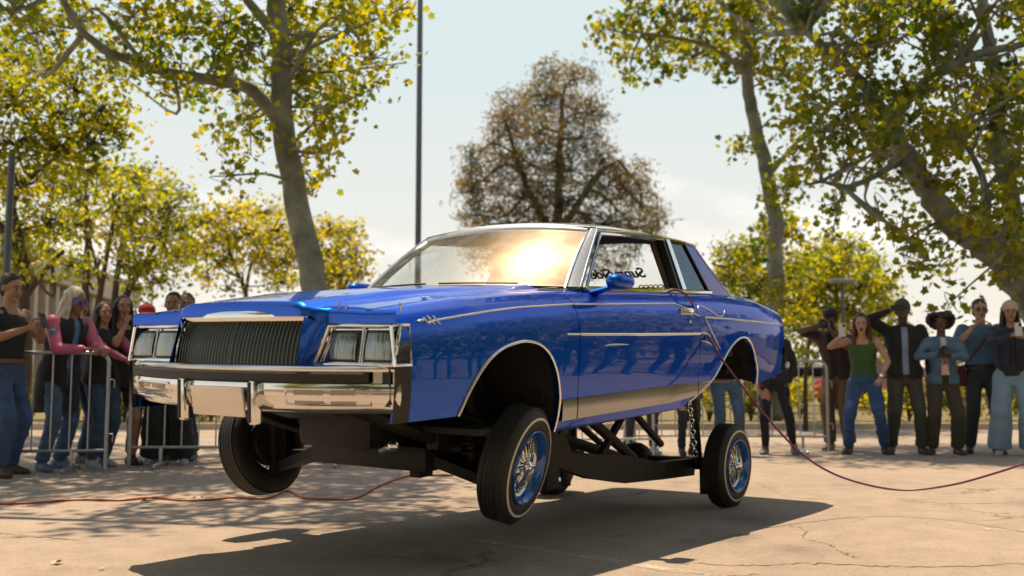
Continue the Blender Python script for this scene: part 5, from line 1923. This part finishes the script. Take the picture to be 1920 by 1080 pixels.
# 1. leaning sycamore left of the middle
d = 14.5
base = PX(590, 815, d); base = (base[0], d, .15)
limbs = [([base, PX(594, 650, d), PX(582, 500, d), PX(548, 340, d), PX(528, 200, d), PX(528, 90, d), PX(512, -60, d), PX(505, -260, d), PX(530, -480, d - .5)], .215, .11),
         ([PX(533, 232, d), PX(505, 205, d - .1), PX(460, 162, d - .3), PX(380, 148, d - .6), PX(290, 128, d - 1), PX(195, 92, d - 1.5), PX(140, 40, d - 1.8), PX(110, -20, d - 2)], .115, .035),
         ([PX(522, 70, d), PX(480, 20, d - .3), PX(420, -60, d - .8), PX(330, -180, d - 1.6)], .09, .03),
         ([PX(515, -60, d), PX(580, -170, d - .4), PX(690, -300, d - 1.2)], .09, .03),
         ([PX(508, -200, d), PX(430, -330, d - 1), PX(330, -460, d - 2.4)], .09, .03)]
lst = [(70, 60, 70, 60), (150, 40, 70, 50), (205, 110, 60, 40), (250, 30, 70, 60), (300, 100, 60, 50), (345, 55, 70, 60), (400, 110, 60, 50), (430, 40, 60, 50),
       (470, 90, 50, 60), (460, 195, 40, 40), (425, 265, 30, 40), (428, 330, 26, 30), (470, 250, 30, 40), (500, 160, 40, 40), (560, 60, 40, 60), (600, 120, 60, 60), (650, 60, 60, 60), (690, 20, 55, 40),
       (640, 170, 50, 40), (590, 210, 40, 50), (600, 290, 30, 40), (625, 230, 35, 30), (580, 330, 22, 26), (700, 110, 40, 40), (740, 120, 12, 10), (560, 150, 40, 40), (315, 160, 40, 20),
       (240, 150, 30, 20), (370, 180, 30, 22), (20, 20, 60, 50), (545, 20, 60, 40), (745, 20, 30, 25), (690, 170, 20, 20)]
bl = pblobs(lst, d - .3, 1.3, rt, 200)
# the wide top of the crown is above the picture and shades the tarmac
for i in range(46):
    u, v = rt.uniform(-420, 720), rt.uniform(-720, -30)
    bl.append((PX(u, v, d - rt.uniform(-1.5, 3.6)), (.75, .75, .5), 190))
tree('sycamore_tree', 'pale-barked leaning sycamore with sparse leaves left of the tall light pole', base, limbs, bl, .096, LEAF_SYC, BARK_S, 'maple', 8, .16, 21, fine=.010)

# 1b. its neighbour just outside the picture on the left: only its shade on the tarmac shows
bx_ = Vector((-7.6, 9.6, .05))
limbs = [([tuple(bx_), tuple(bx_ + Vector((.1, .1, 2))), tuple(bx_ + Vector((.4, 0, 4.6))), tuple(bx_ + Vector((.9, -.2, 7.5)))], .2, .09), ([tuple(bx_ + Vector((.4, 0, 4.6))), tuple(bx_ + Vector((2.4, -.2, 6.6))), tuple(bx_ + Vector((4.6, -.4, 7.8)))], .1, .04)]
bl = []
for i in range(40):
    x, y, z = rt.uniform(-8.6, -1.6), rt.uniform(9.3, 12.8), rt.uniform(6.3, 9.5)
    bl.append(((x, y, z), (.62, .62, .4), 150))
tree('sycamore_tree', 'sycamore just outside the left edge whose crown dapples the tarmac', tuple(bx_), limbs, bl, .096, LEAF_SYC, BARK_S, 'maple', 8, .17, 41, fine=.010)

# 2. slender sycamore right of the car roof
d = 21
base = PX(1452, 780, d); base = (base[0], d, .2)
limbs = [([base, PX(1452, 640, d), PX(1453, 520, d), PX(1452, 400, d), PX(1432, 300, d), PX(1412, 220, d), PX(1400, 130, d), PX(1395, 20, d), PX(1400, -120, d)], .20, .10),
         ([PX(1402, 140, d), PX(1340, 90, d - .4), PX(1260, 70, d - .8), PX(1190, 60, d - 1)], .07, .02),
         ([PX(1440, 330, d), PX(1500, 260, d + .2), PX(1560, 200, d + .3)], .06, .02)]
lst = [(1150, 50, 40, 40), (1175, 110, 26, 30), (1200, 30, 45, 35), (1240, 80, 45, 35), (1290, 40, 60, 50), (1300, 110, 50, 30), (1350, 60, 50, 50), (1360, 120, 45, 26), (1410, 40, 60, 60), (1420, 110, 60, 40),
       (1470, 60, 50, 50), (1180, 145, 14, 10), (1255, 135, 30, 14), (1200, 148, 10, 8), (1390, 270, 26, 20), (1460, 150, 40, 40), (1500, 120, 40, 40), (1480, 230, 30, 30), (1440, 420, 30, 40), (1470, 350, 30, 40),
       (1420, 470, 20, 30), (1450, 560, 40, 40), (1490, 430, 30, 40), (1395, 5, 60, 40), (1340, -40, 90, 40), (1480, -30, 90, 40), (1230, -20, 60, 30)]
tree('sycamore_tree', 'slender sycamore trunk rising behind the car trunk, leaves mostly at its top', base, limbs, pblobs(lst, d, 1.2, rt, 150), .13, LEAF_SYR, BARK_S, 'maple', 8, .17, 22, fine=.010)

# 3. big sycamore at the right edge
d = 14
base = (at(2000, 700, d).x, d, .07)
limbs = [([base, PX(1975, 640, d), PX(1925, 545, d), PX(1860, 468, d), PX(1790, 420, d), PX(1735, 350, d), PX(1695, 285, d), PX(1668, 240, d), PX(1630, 175, d), PX(1570, 110, d - .3), PX(1510, 60, d - .5)], .30, .045),
         ([PX(1672, 250, d), PX(1685, 205, d), PX(1725, 165, d), PX(1785, 122, d), PX(1850, 98, d + .2), PX(1930, 80, d + .4)], .12, .05),
         ([PX(1925, 545, d), PX(1905, 470, d + .3), PX(1900, 400, d + .4), PX(1870, 260, d + .5), PX(1870, 150, d + .6), PX(1850, 60, d + .6), PX(1830, -80, d + .6)], .17, .07),
         ([PX(1860, 468, d), PX(1850, 400, d - .2), PX(1845, 340, d - .4), PX(1800, 250, d - .5)], .09, .03),
         ([PX(1690, 300, d), PX(1640, 330, d - .3), PX(1590, 350, d - .6), PX(1540, 340, d - .8)], .06, .02)]
lst = []
for i in range(105):
    u = rt.uniform(1500, 1990); v = rt.uniform(-60, 470)
    # the crown thins out low on the left
    if v > 150 + (u - 1480) * .95 and u < 1800: continue
    if u < 1560 and rt.uniform() < .5: continue
    lst.append((u, v, rt.uniform(26, 48), rt.uniform(24, 42)))
lst += [(1520, 300, 40, 35), (1560, 250, 40, 40), (1600, 320, 40, 40), (1570, 380, 30, 26), (1650, 400, 30, 24), (1690, 430, 24, 40), (1700, 480, 22, 24), (1740, 440, 30, 40), (1560, 440, 12, 10), (1760, 500, 16, 20), (1790, 560, 14, 30), (1735, 490, 20, 26),
        (1830, 420, 40, 40), (1880, 440, 40, 40), (1640, 250, 40, 40), (1520, 220, 34, 30), (1490, 300, 26, 26), (1900, 500, 30, 26)]
bl = pblobs(lst, d - .2, 1.5, rt, 185)
for i in range(34):
    bl.append((PX(rt.uniform(1350, 2200), rt.uniform(-420, -60), d + rt.uniform(-.8, 3.0)), (.85, .85, .55), 190))
for i in range(40):
    bl.append(((rt.uniform(2.0, 8.5), rt.uniform(13.6, 17.2), rt.uniform(7.3, 9.6)), (.85, .85, .5), 170))
tree('sycamore_tree', 'big spreading sycamore at the right edge with forked limbs and dense leaves', base, limbs, bl, .096, LEAF_SYR, BARK_S, 'maple', 8, .15, 23, fine=.010)

# 4. eucalyptus in the middle distance
d = 46
base = (at(1040, 760, d).x, d, .2)
limbs = [([base, PX(1040, 600, d), PX(1045, 420, d), PX(1050, 300, d), PX(1055, 180, d)], .42, .08), ([PX(1044, 460, d), PX(980, 330, d), PX(950, 230, d)], .2, .05), ([PX(1046, 440, d), PX(1120, 330, d), PX(1160, 300, d)], .2, .05)]
lst = [(1040, 140, 40, 26), (1080, 150, 40, 28), (1010, 180, 40, 30), (960, 200, 44, 30), (1060, 200, 60, 40), (1110, 210, 36, 34), (950, 240, 40, 30), (1010, 250, 60, 40), (1080, 260, 60, 40), (940, 290, 40, 30),
       (1000, 310, 70, 40), (1070, 320, 60, 40), (1130, 300, 26, 40), (890, 300, 26, 30), (910, 340, 50, 36), (980, 370, 80, 40), (1060, 380, 80, 40), (1140, 350, 50, 40), (1180, 330, 40, 40), (1200, 380, 40, 40), (1230, 410, 24, 26),
       (880, 360, 26, 30), (890, 400, 34, 30), (960, 420, 80, 40), (1050, 440, 90, 40), (1140, 420, 60, 40), (1190, 430, 50, 30), (1000, 480, 100, 40), (1110, 480, 90, 40), (930, 480, 60, 40)]
tree('eucalyptus_tree', 'tall round-topped eucalyptus with flare-warmed foliage colour standing beyond the car roof', base, limbs, pblobs(lst, d, 1.4, rt, 205), .24, LEAF_EU, BARK_D, 'long', 14, .26, 24, fine=.02, twigs=.5)

# 5. trees on the left
d = 17
base = (at(42, 800, d).x, d, .06)
limbs = [([base, PX(48, 640, d), PX(45, 560, d), PX(42, 480, d), PX(20, 380, d), PX(0, 330, d)], .11, .06), ([PX(45, 560, d), PX(90, 500, d), PX(120, 470, d)], .06, .03), ([PX(20, 380, d), PX(60, 330, d), PX(110, 290, d)], .06, .03),
         ([PX(45, 520, d), PX(10, 440, d), PX(-60, 330, d), PX(-100, 200, d)], .08, .03)]
lst = [(30, 110, 60, 40), (90, 140, 60, 40), (140, 170, 50, 36), (30, 190, 70, 46), (110, 220, 70, 46), (190, 210, 50, 40), (215, 240, 40, 30), (30, 270, 70, 46), (110, 280, 60, 40), (180, 270, 50, 36), (40, 350, 60, 40), (100, 340, 60, 40), (30, 430, 60, 40), (90, 420, 50, 36), (40, 490, 50, 30), (160, 320, 40, 30), (-40, 150, 60, 60), (-50, 300, 60, 80)]
tree('shade_tree', 'tall bushy tree at the left edge, nearest to the building', base, limbs, pblobs(lst, d, 1.5, rt, 323), .12, LEAF_OL, BARK_D, 'oval', 10, .17, 25, fine=.012)
d = 21
base = (at(170, 790, d).x, d, .2)
limbs = [([base, PX(163, 640, d), PX(160, 540, d), PX(165, 440, d), PX(160, 380, d)], .10, .05), ([PX(168, 650, d), PX(190, 540, d), PX(200, 480, d), PX(215, 400, d)], .075, .03), ([PX(190, 540, d), PX(170, 460, d), PX(150, 420, d)], .05, .02)]
lst = [(130, 330, 50, 30), (190, 330, 50, 30), (150, 380, 50, 30), (210, 380, 50, 36), (120, 420, 40, 30), (250, 340, 40, 30), (130, 500, 40, 26), (90, 470, 30, 24), (160, 520, 30, 20), (240, 420, 40, 34), (210, 440, 30, 30), (170, 420, 40, 26)]
tree('shade_tree', 'forked dark-trunked tree in front of the beige building', base, limbs, pblobs(lst, d, 1.2, rt, 255), .12, LEAF_YG, BARK_D, 'oval', 10, .17, 26, fine=.012)
d = 23
base = (at(222, 780, d).x, d, .2)
limbs = [([base, PX(218, 640, d), PX(215, 560, d), PX(225, 480, d), PX(240, 400, d)], .10, .05), ([PX(217, 590, d), PX(255, 520, d), PX(285, 470, d), PX(310, 420, d)], .09, .03)]
lst = [(260, 330, 50, 26), (300, 360, 50, 30), (260, 390, 60, 34), (320, 390, 46, 30), (340, 370, 26, 20), (250, 450, 60, 34), (300, 440, 50, 34), (340, 430, 36, 30), (230, 500, 44, 34), (280, 500, 50, 30), (330, 480, 40, 26), (250, 540, 30, 24), (300, 530, 26, 20)]
tree('shade_tree', 'dark green leaning tree just right of the building', base, limbs, pblobs(lst, d, 1.4, rt, 255), .12, LEAF_OL, BARK_D, 'oval', 10, .18, 27, fine=.012)
d = 27
base = (at(455, 780, d).x, d, .2)
limbs = [([base, PX(458, 660, d), PX(462, 560, d), PX(445, 510, d), PX(430, 470, d)], .09, .04), ([PX(460, 560, d), PX(470, 500, d), PX(500, 450, d)], .06, .02), ([PX(450, 520, d), PX(420, 505, d), PX(390, 470, d)], .04, .02)]
lst = [(380, 420, 40, 26), (430, 400, 50, 26), (490, 400, 50, 26), (400, 450, 50, 30), (460, 440, 50, 30), (520, 430, 46, 30), (360, 470, 36, 26), (420, 490, 40, 26), (490, 480, 50, 30), (530, 490, 40, 34), (390, 520, 26, 16), (530, 530, 40, 20), (340, 490, 20, 16), (430, 540, 16, 14)]
tree('shade_tree', 'golden-green round tree seen left of the leaning sycamore trunk', base, limbs, pblobs(lst, d, 1.5, rt, 300), .13, LEAF_GO, BARK_D, 'oval', 10, .20, 28, fine=.012)
d = 31
base = (at(640, 775, d).x, d, .2)
limbs = [([base, PX(640, 640, d), PX(638, 520, d), PX(630, 460, d)], .12, .05), ([PX(639, 560, d), PX(660, 500, d), PX(670, 460, d)], .06, .02)]
lst = [(620, 430, 36, 22), (650, 440, 36, 26), (610, 470, 40, 26), (660, 480, 34, 30), (630, 510, 44, 28), (670, 520, 26, 22), (600, 520, 30, 24), (560, 460, 30, 30), (640, 560, 40, 26)]
tree('shade_tree', 'golden-green round tree seen right of the leaning sycamore trunk', base, limbs, pblobs(lst, d, 1.5, rt, 300), .14, LEAF_GO, BARK_D, 'oval', 10, .20, 29, fine=.014)

# 6. trees behind the crowd on the right
d = 27
base = (at(1400, 780, d).x, d, .2)
limbs = [([base, PX(1402, 640, d), PX(1405, 540, d)], .13, .05), ([PX(1402, 600, d), PX(1375, 540, d), PX(1365, 500, d)], .06, .02)]
lst = [(1370, 480, 36, 26), (1410, 480, 40, 26), (1390, 520, 46, 30), (1430, 530, 44, 30), (1360, 520, 26, 26), (1420, 570, 50, 30), (1400, 610, 50, 26), (1460, 600, 40, 40), (1480, 500, 30, 30)]
tree('shade_tree', 'olive-green tree just behind the rear roof pillar', base, limbs, pblobs(lst, d, 1.3, rt, 380), .13, LEAF_OL, BARK_D, 'oval', 10, .18, 30, fine=.012)
d = 31
base = (at(1575, 775, d).x, d, .2)
limbs = [([base, PX(1575, 660, d), PX(1572, 580, d), PX(1560, 520, d)], .15, .06), ([PX(1574, 620, d), PX(1610, 560, d), PX(1630, 520, d)], .08, .03)]
lst = [(1545, 470, 40, 24), (1590, 465, 36, 20), (1520, 500, 40, 26), (1570, 500, 50, 28), (1620, 500, 36, 22), (1500, 540, 40, 26), (1550, 540, 50, 28), (1610, 540, 50, 28), (1655, 540, 28, 26), (1520, 580, 50, 28), (1590, 585, 56, 28), (1650, 585, 36, 30), (1540, 620, 50, 28), (1610, 630, 56, 30), (1660, 630, 30, 30)]
tree('shade_tree', 'wide yellow-green tree behind the photographer and the woman in green', base, limbs, pblobs(lst, d, 1.6, rt, 380), .15, LEAF_YG, BARK_D, 'oval', 10, .21, 31, fine=.014)
d = 19
base = (at(1510, 800, d).x, d, .06)
limbs = [([base, PX(1510, 720, d), PX(1515, 660, d), PX(1520, 610, d)], .05, .02), ([PX(1512, 700, d), PX(1535, 660, d), PX(1550, 630, d)], .03, .01)]
lst = [(1500, 570, 22, 24), (1520, 590, 30, 24), (1545, 610, 24, 22), (1505, 620, 26, 24), (1530, 640, 26, 20), (1510, 660, 20, 16), (1490, 590, 20, 26), (1555, 630, 12, 12)]
tree('ornamental_tree', 'small bright golden tree beside the right-hand barrier', base, limbs, pblobs(lst, d, .5, rt, 170), .11, LEAF_GO, BARK_D, 'oval', 9, .10, 32, fine=.008)

# shrubs along the kerb
shr = [(232, 760, 34, 70, 20.3, 'yellow-green shrub behind the bare-legged woman'), (300, 775, 40, 50, 21, 'shrub seen between barrier bars left of the front tyre'), (395, 780, 46, 46, 20.5, 'dark shrub beside the far front tyre'), (140, 775, 50, 50, 21, 'shrub behind the blue jeans of the barrier leaners'), (40, 770, 60, 60, 21.5, 'shrub behind the man in the tank top'),
       (520, 780, 60, 46, 21, 'shrub low behind the front bumper'), (660, 780, 70, 46, 22, 'shrub hidden low behind the engine'), (800, 775, 70, 50, 22, 'shrub low behind the front wheel'), (960, 775, 70, 50, 22, 'shrub hidden behind the near front tyre'), (1110, 770, 70, 54, 21.5, 'shrub behind the trailing arm'),
       (1230, 765, 60, 60, 21, 'golden shrub seen under the door sill'), (1330, 765, 54, 60, 20.6, 'golden shrub seen ahead of the rear tyre'), (1408, 770, 40, 56, 20.8, 'shrub seen just right of the rear tyre'), (1500, 785, 30, 40, 22.5, 'straw-coloured shrub behind the right-hand barrier'),
       (1650, 800, 30, 36, 20.4, 'small golden shrub between the woman in green and the man in black'), (1705, 780, 40, 46, 20.8, 'hedge shrub behind the man in the beanie'), (1790, 780, 40, 48, 20.5, 'hedge shrub behind the denim jacket'), (1860, 770, 40, 56, 21, 'hedge shrub behind the person with sunglasses'), (1905, 690, 34, 60, 24, 'taller shrub behind the beige cap'), (1960, 770, 60, 60, 21, 'hedge shrub past the right edge')]
for i, (u, v, ru, rv, d, lab) in enumerate(shr):
    g = Vector((at(u, 800, d).x, d, .18))
    rx, rz = rad(ru, d), rad(rv, d)
    root_pts = [(tuple(g), tuple(g + Vector((k * rx * .5, 0, rz * .8)))) for k in (-.7, -.2, .3, .8)]
    limbs = [([a, tuple((Vector(a) + Vector(c)) / 2 + Vector((.02, 0, .05))), c], .022, .008) for a, c in root_pts]
    bl = []
    for k in range(7):
        bl.append((tuple(g + Vector((rt.uniform(-.7, .7) * rx, rt.uniform(-.35, .35), rz * rt.uniform(.35, 1.45)))), (rx * .5, .3, rz * .42), 110))
    gold = 'golden' in lab or 'straw' in lab or 'yellow' in lab
    tree('shrub', lab, tuple(g), limbs, bl, .085, LEAF_GO if gold else LEAF_HG, BARK_D, 'oval', 9, .09, 60 + i, 'shrubs along the kerb', twigs=.3, fine=.005, cat='shrub')

# dark far hedge closing the horizon
pts = []
rr = np.random.default_rng(77)
N_ = 26000
xs = rr.uniform(-62, 62, N_)
hh = 2.6 + .7 * np.sin(xs * .35) + .5 * np.sin(xs * .9 + 1) + .4 * np.sin(xs * 2.1)
hh = np.where((xs > -21) & (xs < -6), hh * .55, hh)
pts = np.stack([xs, 57 + rr.normal(size=N_) * .7, .2 + rr.uniform(0, 1, N_) ** .8 * hh], 1)
o = leaves('hedgerow', pts, .36, LEAF_HG, None, 'oval', seed=3)
tag(o, 'far hedge line behind the car park', kind='stuff')

# ------------------------------------------------------------------ poles
POLEM = mat('painted_pole_grey', (.09, .11, .13), .5, .3, var=.1)
def light_pole(label, u, d, vtop, r0, r1, head=None, name='light_pole'):
    g = on_ground(u, d); g.z = .15 if d > 19.5 else gz(d)
    top = at(u, vtop, d).z
    root = empty(name, g); tag(root, label, 'light pole')
    b = MB().tube([(0, 0, 0), (0, 0, (top - g.z) * .5), (0, 0, top - g.z)], [r0, (r0 + r1) / 2, r1], 14); b.build('pole', POLEM, root)
    b = MB(); b.box((0, 0, .03), (r0 * 4, r0 * 4, .06), bev=.01); b.tube([(0, 0, .06), (0, 0, .20)], [r0 * 1.5, r0 * 1.1], 12); b.build('base_plate', POLEM, root)
    if head:
        w, hgt = head
        b = MB(); b.box((0, 0, top - g.z + hgt / 2), (w, .30, hgt), bev=hgt * .3); h = b.build('lamp_head', mat('lamp_head_grey', (.22, .24, .26), .5), root)
        b = MB(); b.box((0, 0, top - g.z + .001), (w * .8, .22, .02), bev=.004); b.build('lamp_glass', GLASS, h)
    return root
light_pole('tall dark grey light pole rising behind the windshield', 781, 23, -260, .072, .058, (1.5, .14))
light_pole('thin distant light pole right of the building', 277, 62, 505, .07, .05, (.8, .12))
light_pole('street lamp with flat grey head in front of the yellow-green trees', 1587, 26, 531, .05, .04, (.62, .10))
light_pole('dark post at the left picture edge', -1, 14.5, 292, .05, .05)

# ------------------------------------------------------------------ building on the left
WALL = mat('beige_stucco', (.42, .33, .25), .9, var=.06, vscale=2, bump=.2, bscale=30)
BAND = mat('pale_concrete_band', (.50, .42, .36), .85, var=.06, vscale=2)
WIN = mat('dark_window_glass', (.012, .018, .022), .08, coat=1)
P0, P1 = Vector((at(-120, 800, 30).x, 30, 0)), Vector((at(238, 800, 52).x, 52, 0))
L = (P1 - P0).length
bld = empty('office_building', P0, math.atan2(P1.y - P0.y, P1.x - P0.x))
tag(bld, 'beige office building with tall narrow windows behind the trees at the left', 'building')
HB = 5.7
b = MB(); b.box((L / 2, 6, HB / 2 - .3), (L, 11.6, HB - .6)); b.build('wall', WALL, bld, False)
b = MB(); b.box((L / 2, 5.8, HB - .35), (L + .5, 12.4, 1.15), bev=.04); b.build('parapet', BAND, bld, False)
n = 18
for i in range(n + 1):
    b = MB(); b.box((L * i / n, .02, HB / 2 - .5), (.34, .46, HB - 1.0), bev=.02); b.build('column', BAND, bld, False)
for i in range(n):
    x = L * (i + .5) / n
    b = MB(); b.box((x, .185, 2.55), (.74, .06, 4.4)); f = b.build('window_frame', TRIMK, bld, False)
    for z0, z1 in ((.45, 1.75), (1.82, 3.15), (3.22, 4.65)):
        b = MB(); b.box((x, .150, (z0 + z1) / 2), (.64, .02, z1 - z0)); b.build('pane', WIN, f, False)

# ------------------------------------------------------------------ parked cars far off
def parked_car(label, u, d, yaw, col):
    g = Vector((at(u, 800, d).x, d, .2)); root = empty('parked_car', g, yaw); tag(root, label, 'car', 'cars parked beyond the shrubs')
    pm = mat('car_paint', col, .3, .1, coat=1)
    prof = [(-2.2, .30), (-2.25, .62), (-2.1, .86), (-1.55, .94), (-1.0, 1.40), (.55, 1.42), (1.25, .98), (2.05, .86), (2.25, .62), (2.22, .30)]
    b = MB(); rows = []
    for y, k in ((-.85, .0), (-.88, .5), (-.70, 1.0), (.70, 1.0), (.88, .5), (.85, 0)):
        rows.append([Vector((x, y * (1 - .18 * max(0, z - .9) / .5), .3 + (z - .3) * (1 if abs(y) < .8 else .55 + .45 * (z < .9)))) for x, z in prof])
    b.grid(rows)
    b.add([r for r in rows[0]], [tuple(range(len(prof)))]); b.add([r for r in rows[-1]], [tuple(range(len(prof)))])
    b.build('body', pm, root, True, 30)
    for s in (1, -1):
        b = MB(); b.prism([Vector((x, s * .80, z)) for x, z in ((-1.35, .97), (-.95, 1.30), (.5, 1.32), (1.05, .99))], (0, s * -.02, 0)); b.build('side_window', WIN, root, False)
    for x in (-1.4, 1.4):
        for s in (1, -1):
            b = MB().lathe([(0, .1), (.2, .1), (.31, .08), (.32, 0), (.31, -.08), (0, -.1)], 20); o = b.build('wheel', TYRE, root); o.location = (x, s * .78, .32)
parked_car('red parked car glimpsed between the woman in green and the man in black', 1672, 33, .3, (.35, .02, .03))
parked_car('white parked car glimpsed behind the right-hand barrier', 1500, 36, .2, (.6, .6, .6))

# ------------------------------------------------------------------ dropped leaves on the tarmac
DRY = mat('dry_leaf_brown', (.20, .12, .05), .8, col2=(.34, .26, .15), vscale=9)
DRYP = mat('dry_leaf_pale', (.46, .40, .30), .8)
GRN = mat('green_leaf_litter', (.06, .08, .02), .8)
def litter(label, u, v, size, m, seed):
    d = FPX * HC / (v - 726.7)
    g = on_ground(u, d)
    r = np.random.default_rng(seed)
    b = MB(); n = 12; pts = []
    for i in range(n):
        a = 2 * math.pi * i / n; q = size * (.5 + .5 * (i % 2)) * r.uniform(.7, 1.1)
        pts.append((q * math.cos(a), q * math.sin(a), .004 + r.uniform(.0, .5) * size))
    b.add([(0, 0, .012)] + pts, [(0, 1 + i, 1 + (i + 1) % n) for i in range(n)])
    o = b.build('dry_leaf', m, None, True, None); o.location = g; o.rotation_euler.z = r.uniform(0, 6)
    tag(o, label, 'leaf')
litter('curled pale dry leaf on the sunlit tarmac at lower left', 116, 1050, .040, DRYP, 1)
litter('small pale dry leaf beside the tip of the car shadow', 200, 1060, .022, DRYP, 2)
litter('green and brown leaf scrap next to the red-orange cable', 280, 938, .055, GRN, 3)
litter('pale leaf lying just in front of the raised far front wheel', 505, 940, .030, DRYP, 4)
litter('pale leaf on the red-orange cable left of the far front wheel', 375, 932, .05, DRYP, 5)
litter('small pale leaf beside the near rear tyre', 1342, 951, .022, DRYP, 6)
litter('brown crumpled leaf on the sunlit tarmac at lower right', 1580, 1033, .018, DRY, 7)
litter('pale flake in the lower middle of the sunlit tarmac', 1610, 968, .016, DRYP, 8)

# ------------------------------------------------------------------ the side of the car park behind the camera, seen in the paintwork
for i, (x, y, s_) in enumerate(((-9, -9, 1.0), (-3.5, -11, 1.15), (3, -10, 1.0), (9.5, -8.5, 1.2), (15, -4, 1.1), (-15, -5, 1.1), (-12, -8, 1.1), (12, -7, 1.1))):
    bx_ = Vector((x, y, 0))
    limbs = [([tuple(bx_), tuple(bx_ + Vector((.1, .1, 1.6))), tuple(bx_ + Vector((-.1, .2, 3.4 * s_)))], .18, .07)]
    bl = [(tuple(bx_ + Vector((rt.uniform(-2.4, 2.4), rt.uniform(-1.6, 1.6), rt.uniform(.9, 6.4) * s_))), (1.2, 1.2, .9), 210) for k in range(30)]
    tree('shade_tree', 'leafy tree behind the viewer, ' + ('third from the left', 'fourth from the left', 'fifth from the left', 'sixth from the left', 'furthest right', 'furthest left', 'second from the left', 'second from the right')[i], tuple(bx_), limbs, bl, .24, LEAF_OL, BARK_D, 'oval', 8, .25, 90 + i, 'trees behind the viewer', twigs=.0)

for i, (x, y) in enumerate(((-7.5, -3.5), (1.5, -5.5), (9.5, -3.0))):  # unseen crowns added to shade the ground and block sky light
    bx_ = Vector((x, y, 0))
    limbs = [([tuple(bx_), tuple(bx_ + Vector((.1, .1, 2.5))), tuple(bx_ + Vector((-.1, .3, 6.5)))], .24, .1)]
    for a in range(5):
        e = Vector((3.4 * math.cos(a * 1.26), 1.2 + 2.6 * math.sin(a * 1.26), 7.6))
        limbs.append(([tuple(bx_ + Vector((0, .2, 4.6))), tuple(bx_ + e * .5 + Vector((0, 0, 2.2))), tuple(bx_ + e)], .10, .04))
    bl = [(tuple(bx_ + Vector((rt.uniform(-4.8, 4.8), rt.uniform(-3.5, 8.0), rt.uniform(5.6, 8.8)))), (1.1, 1.1, .6), 150) for k in range(84)]
    bl = [q for q in bl if q[0][1] < 3.9]
    tree('sycamore_tree', ('added unseen sycamore shading from over the left of the viewer', 'added unseen sycamore shading from right behind the viewer', 'added unseen sycamore shading from over the right of the viewer')[i], tuple(bx_), limbs, bl, .24, LEAF_SYR, BARK_S, 'maple', 8, .24, 120 + i, 'trees behind the viewer', twigs=.0)

# what stands outside the right edge: it shows in the door and rocker reflections
for i, (x, y) in enumerate(((13.5, 1.0), (14.5, 6.5), (13.0, 11.0), (17.0, 14.5), (19.0, 4.0))):
    bx_ = Vector((x, y, gz(y)))
    limbs = [([tuple(bx_), tuple(bx_ + Vector((.1, .1, 1.6))), tuple(bx_ + Vector((-.1, .2, 3.8)))], .18, .07)]
    bl = [(tuple(bx_ + Vector((rt.uniform(-1.6, 1.8), rt.uniform(-2.8, 2.8), rt.uniform(.7, 6.6)))), (1.1, 1.1, .85), 190) for k in range(34)]
    tree('shade_tree', 'dense leafy tree outside the right edge, ' + ('nearest the viewer', 'second in the row', 'third in the row', 'at the back', 'in the second row')[i], tuple(bx_), limbs, bl, .22, LEAF_OL, BARK_D, 'oval', 8, .25, 140 + i, 'trees outside the right edge', twigs=.0)
src = [o for o in scene.objects if o.get('group') == 'onlookers standing right of the car']
for i in range(13):
    o = copy_tree(src[(i * 3 + 1) % len(src)])
    y = 11.6 - i * .95
    o.location = (7.3 + .16 * abs(i - 5) + rt.uniform(-.2, .2) + (i < 3) * .4, y, gz(y)); o.rotation_euler = (0, 0, R(-75 + rt.uniform(-15, 15)))
    o['label'] = ('farthest twelfth eleventh tenth ninth eighth seventh sixth fifth fourth third second nearest'.split())[i] + ' onlooker of the row outside the right edge, counted from the viewer'; o['group'] = 'onlookers outside the right edge'
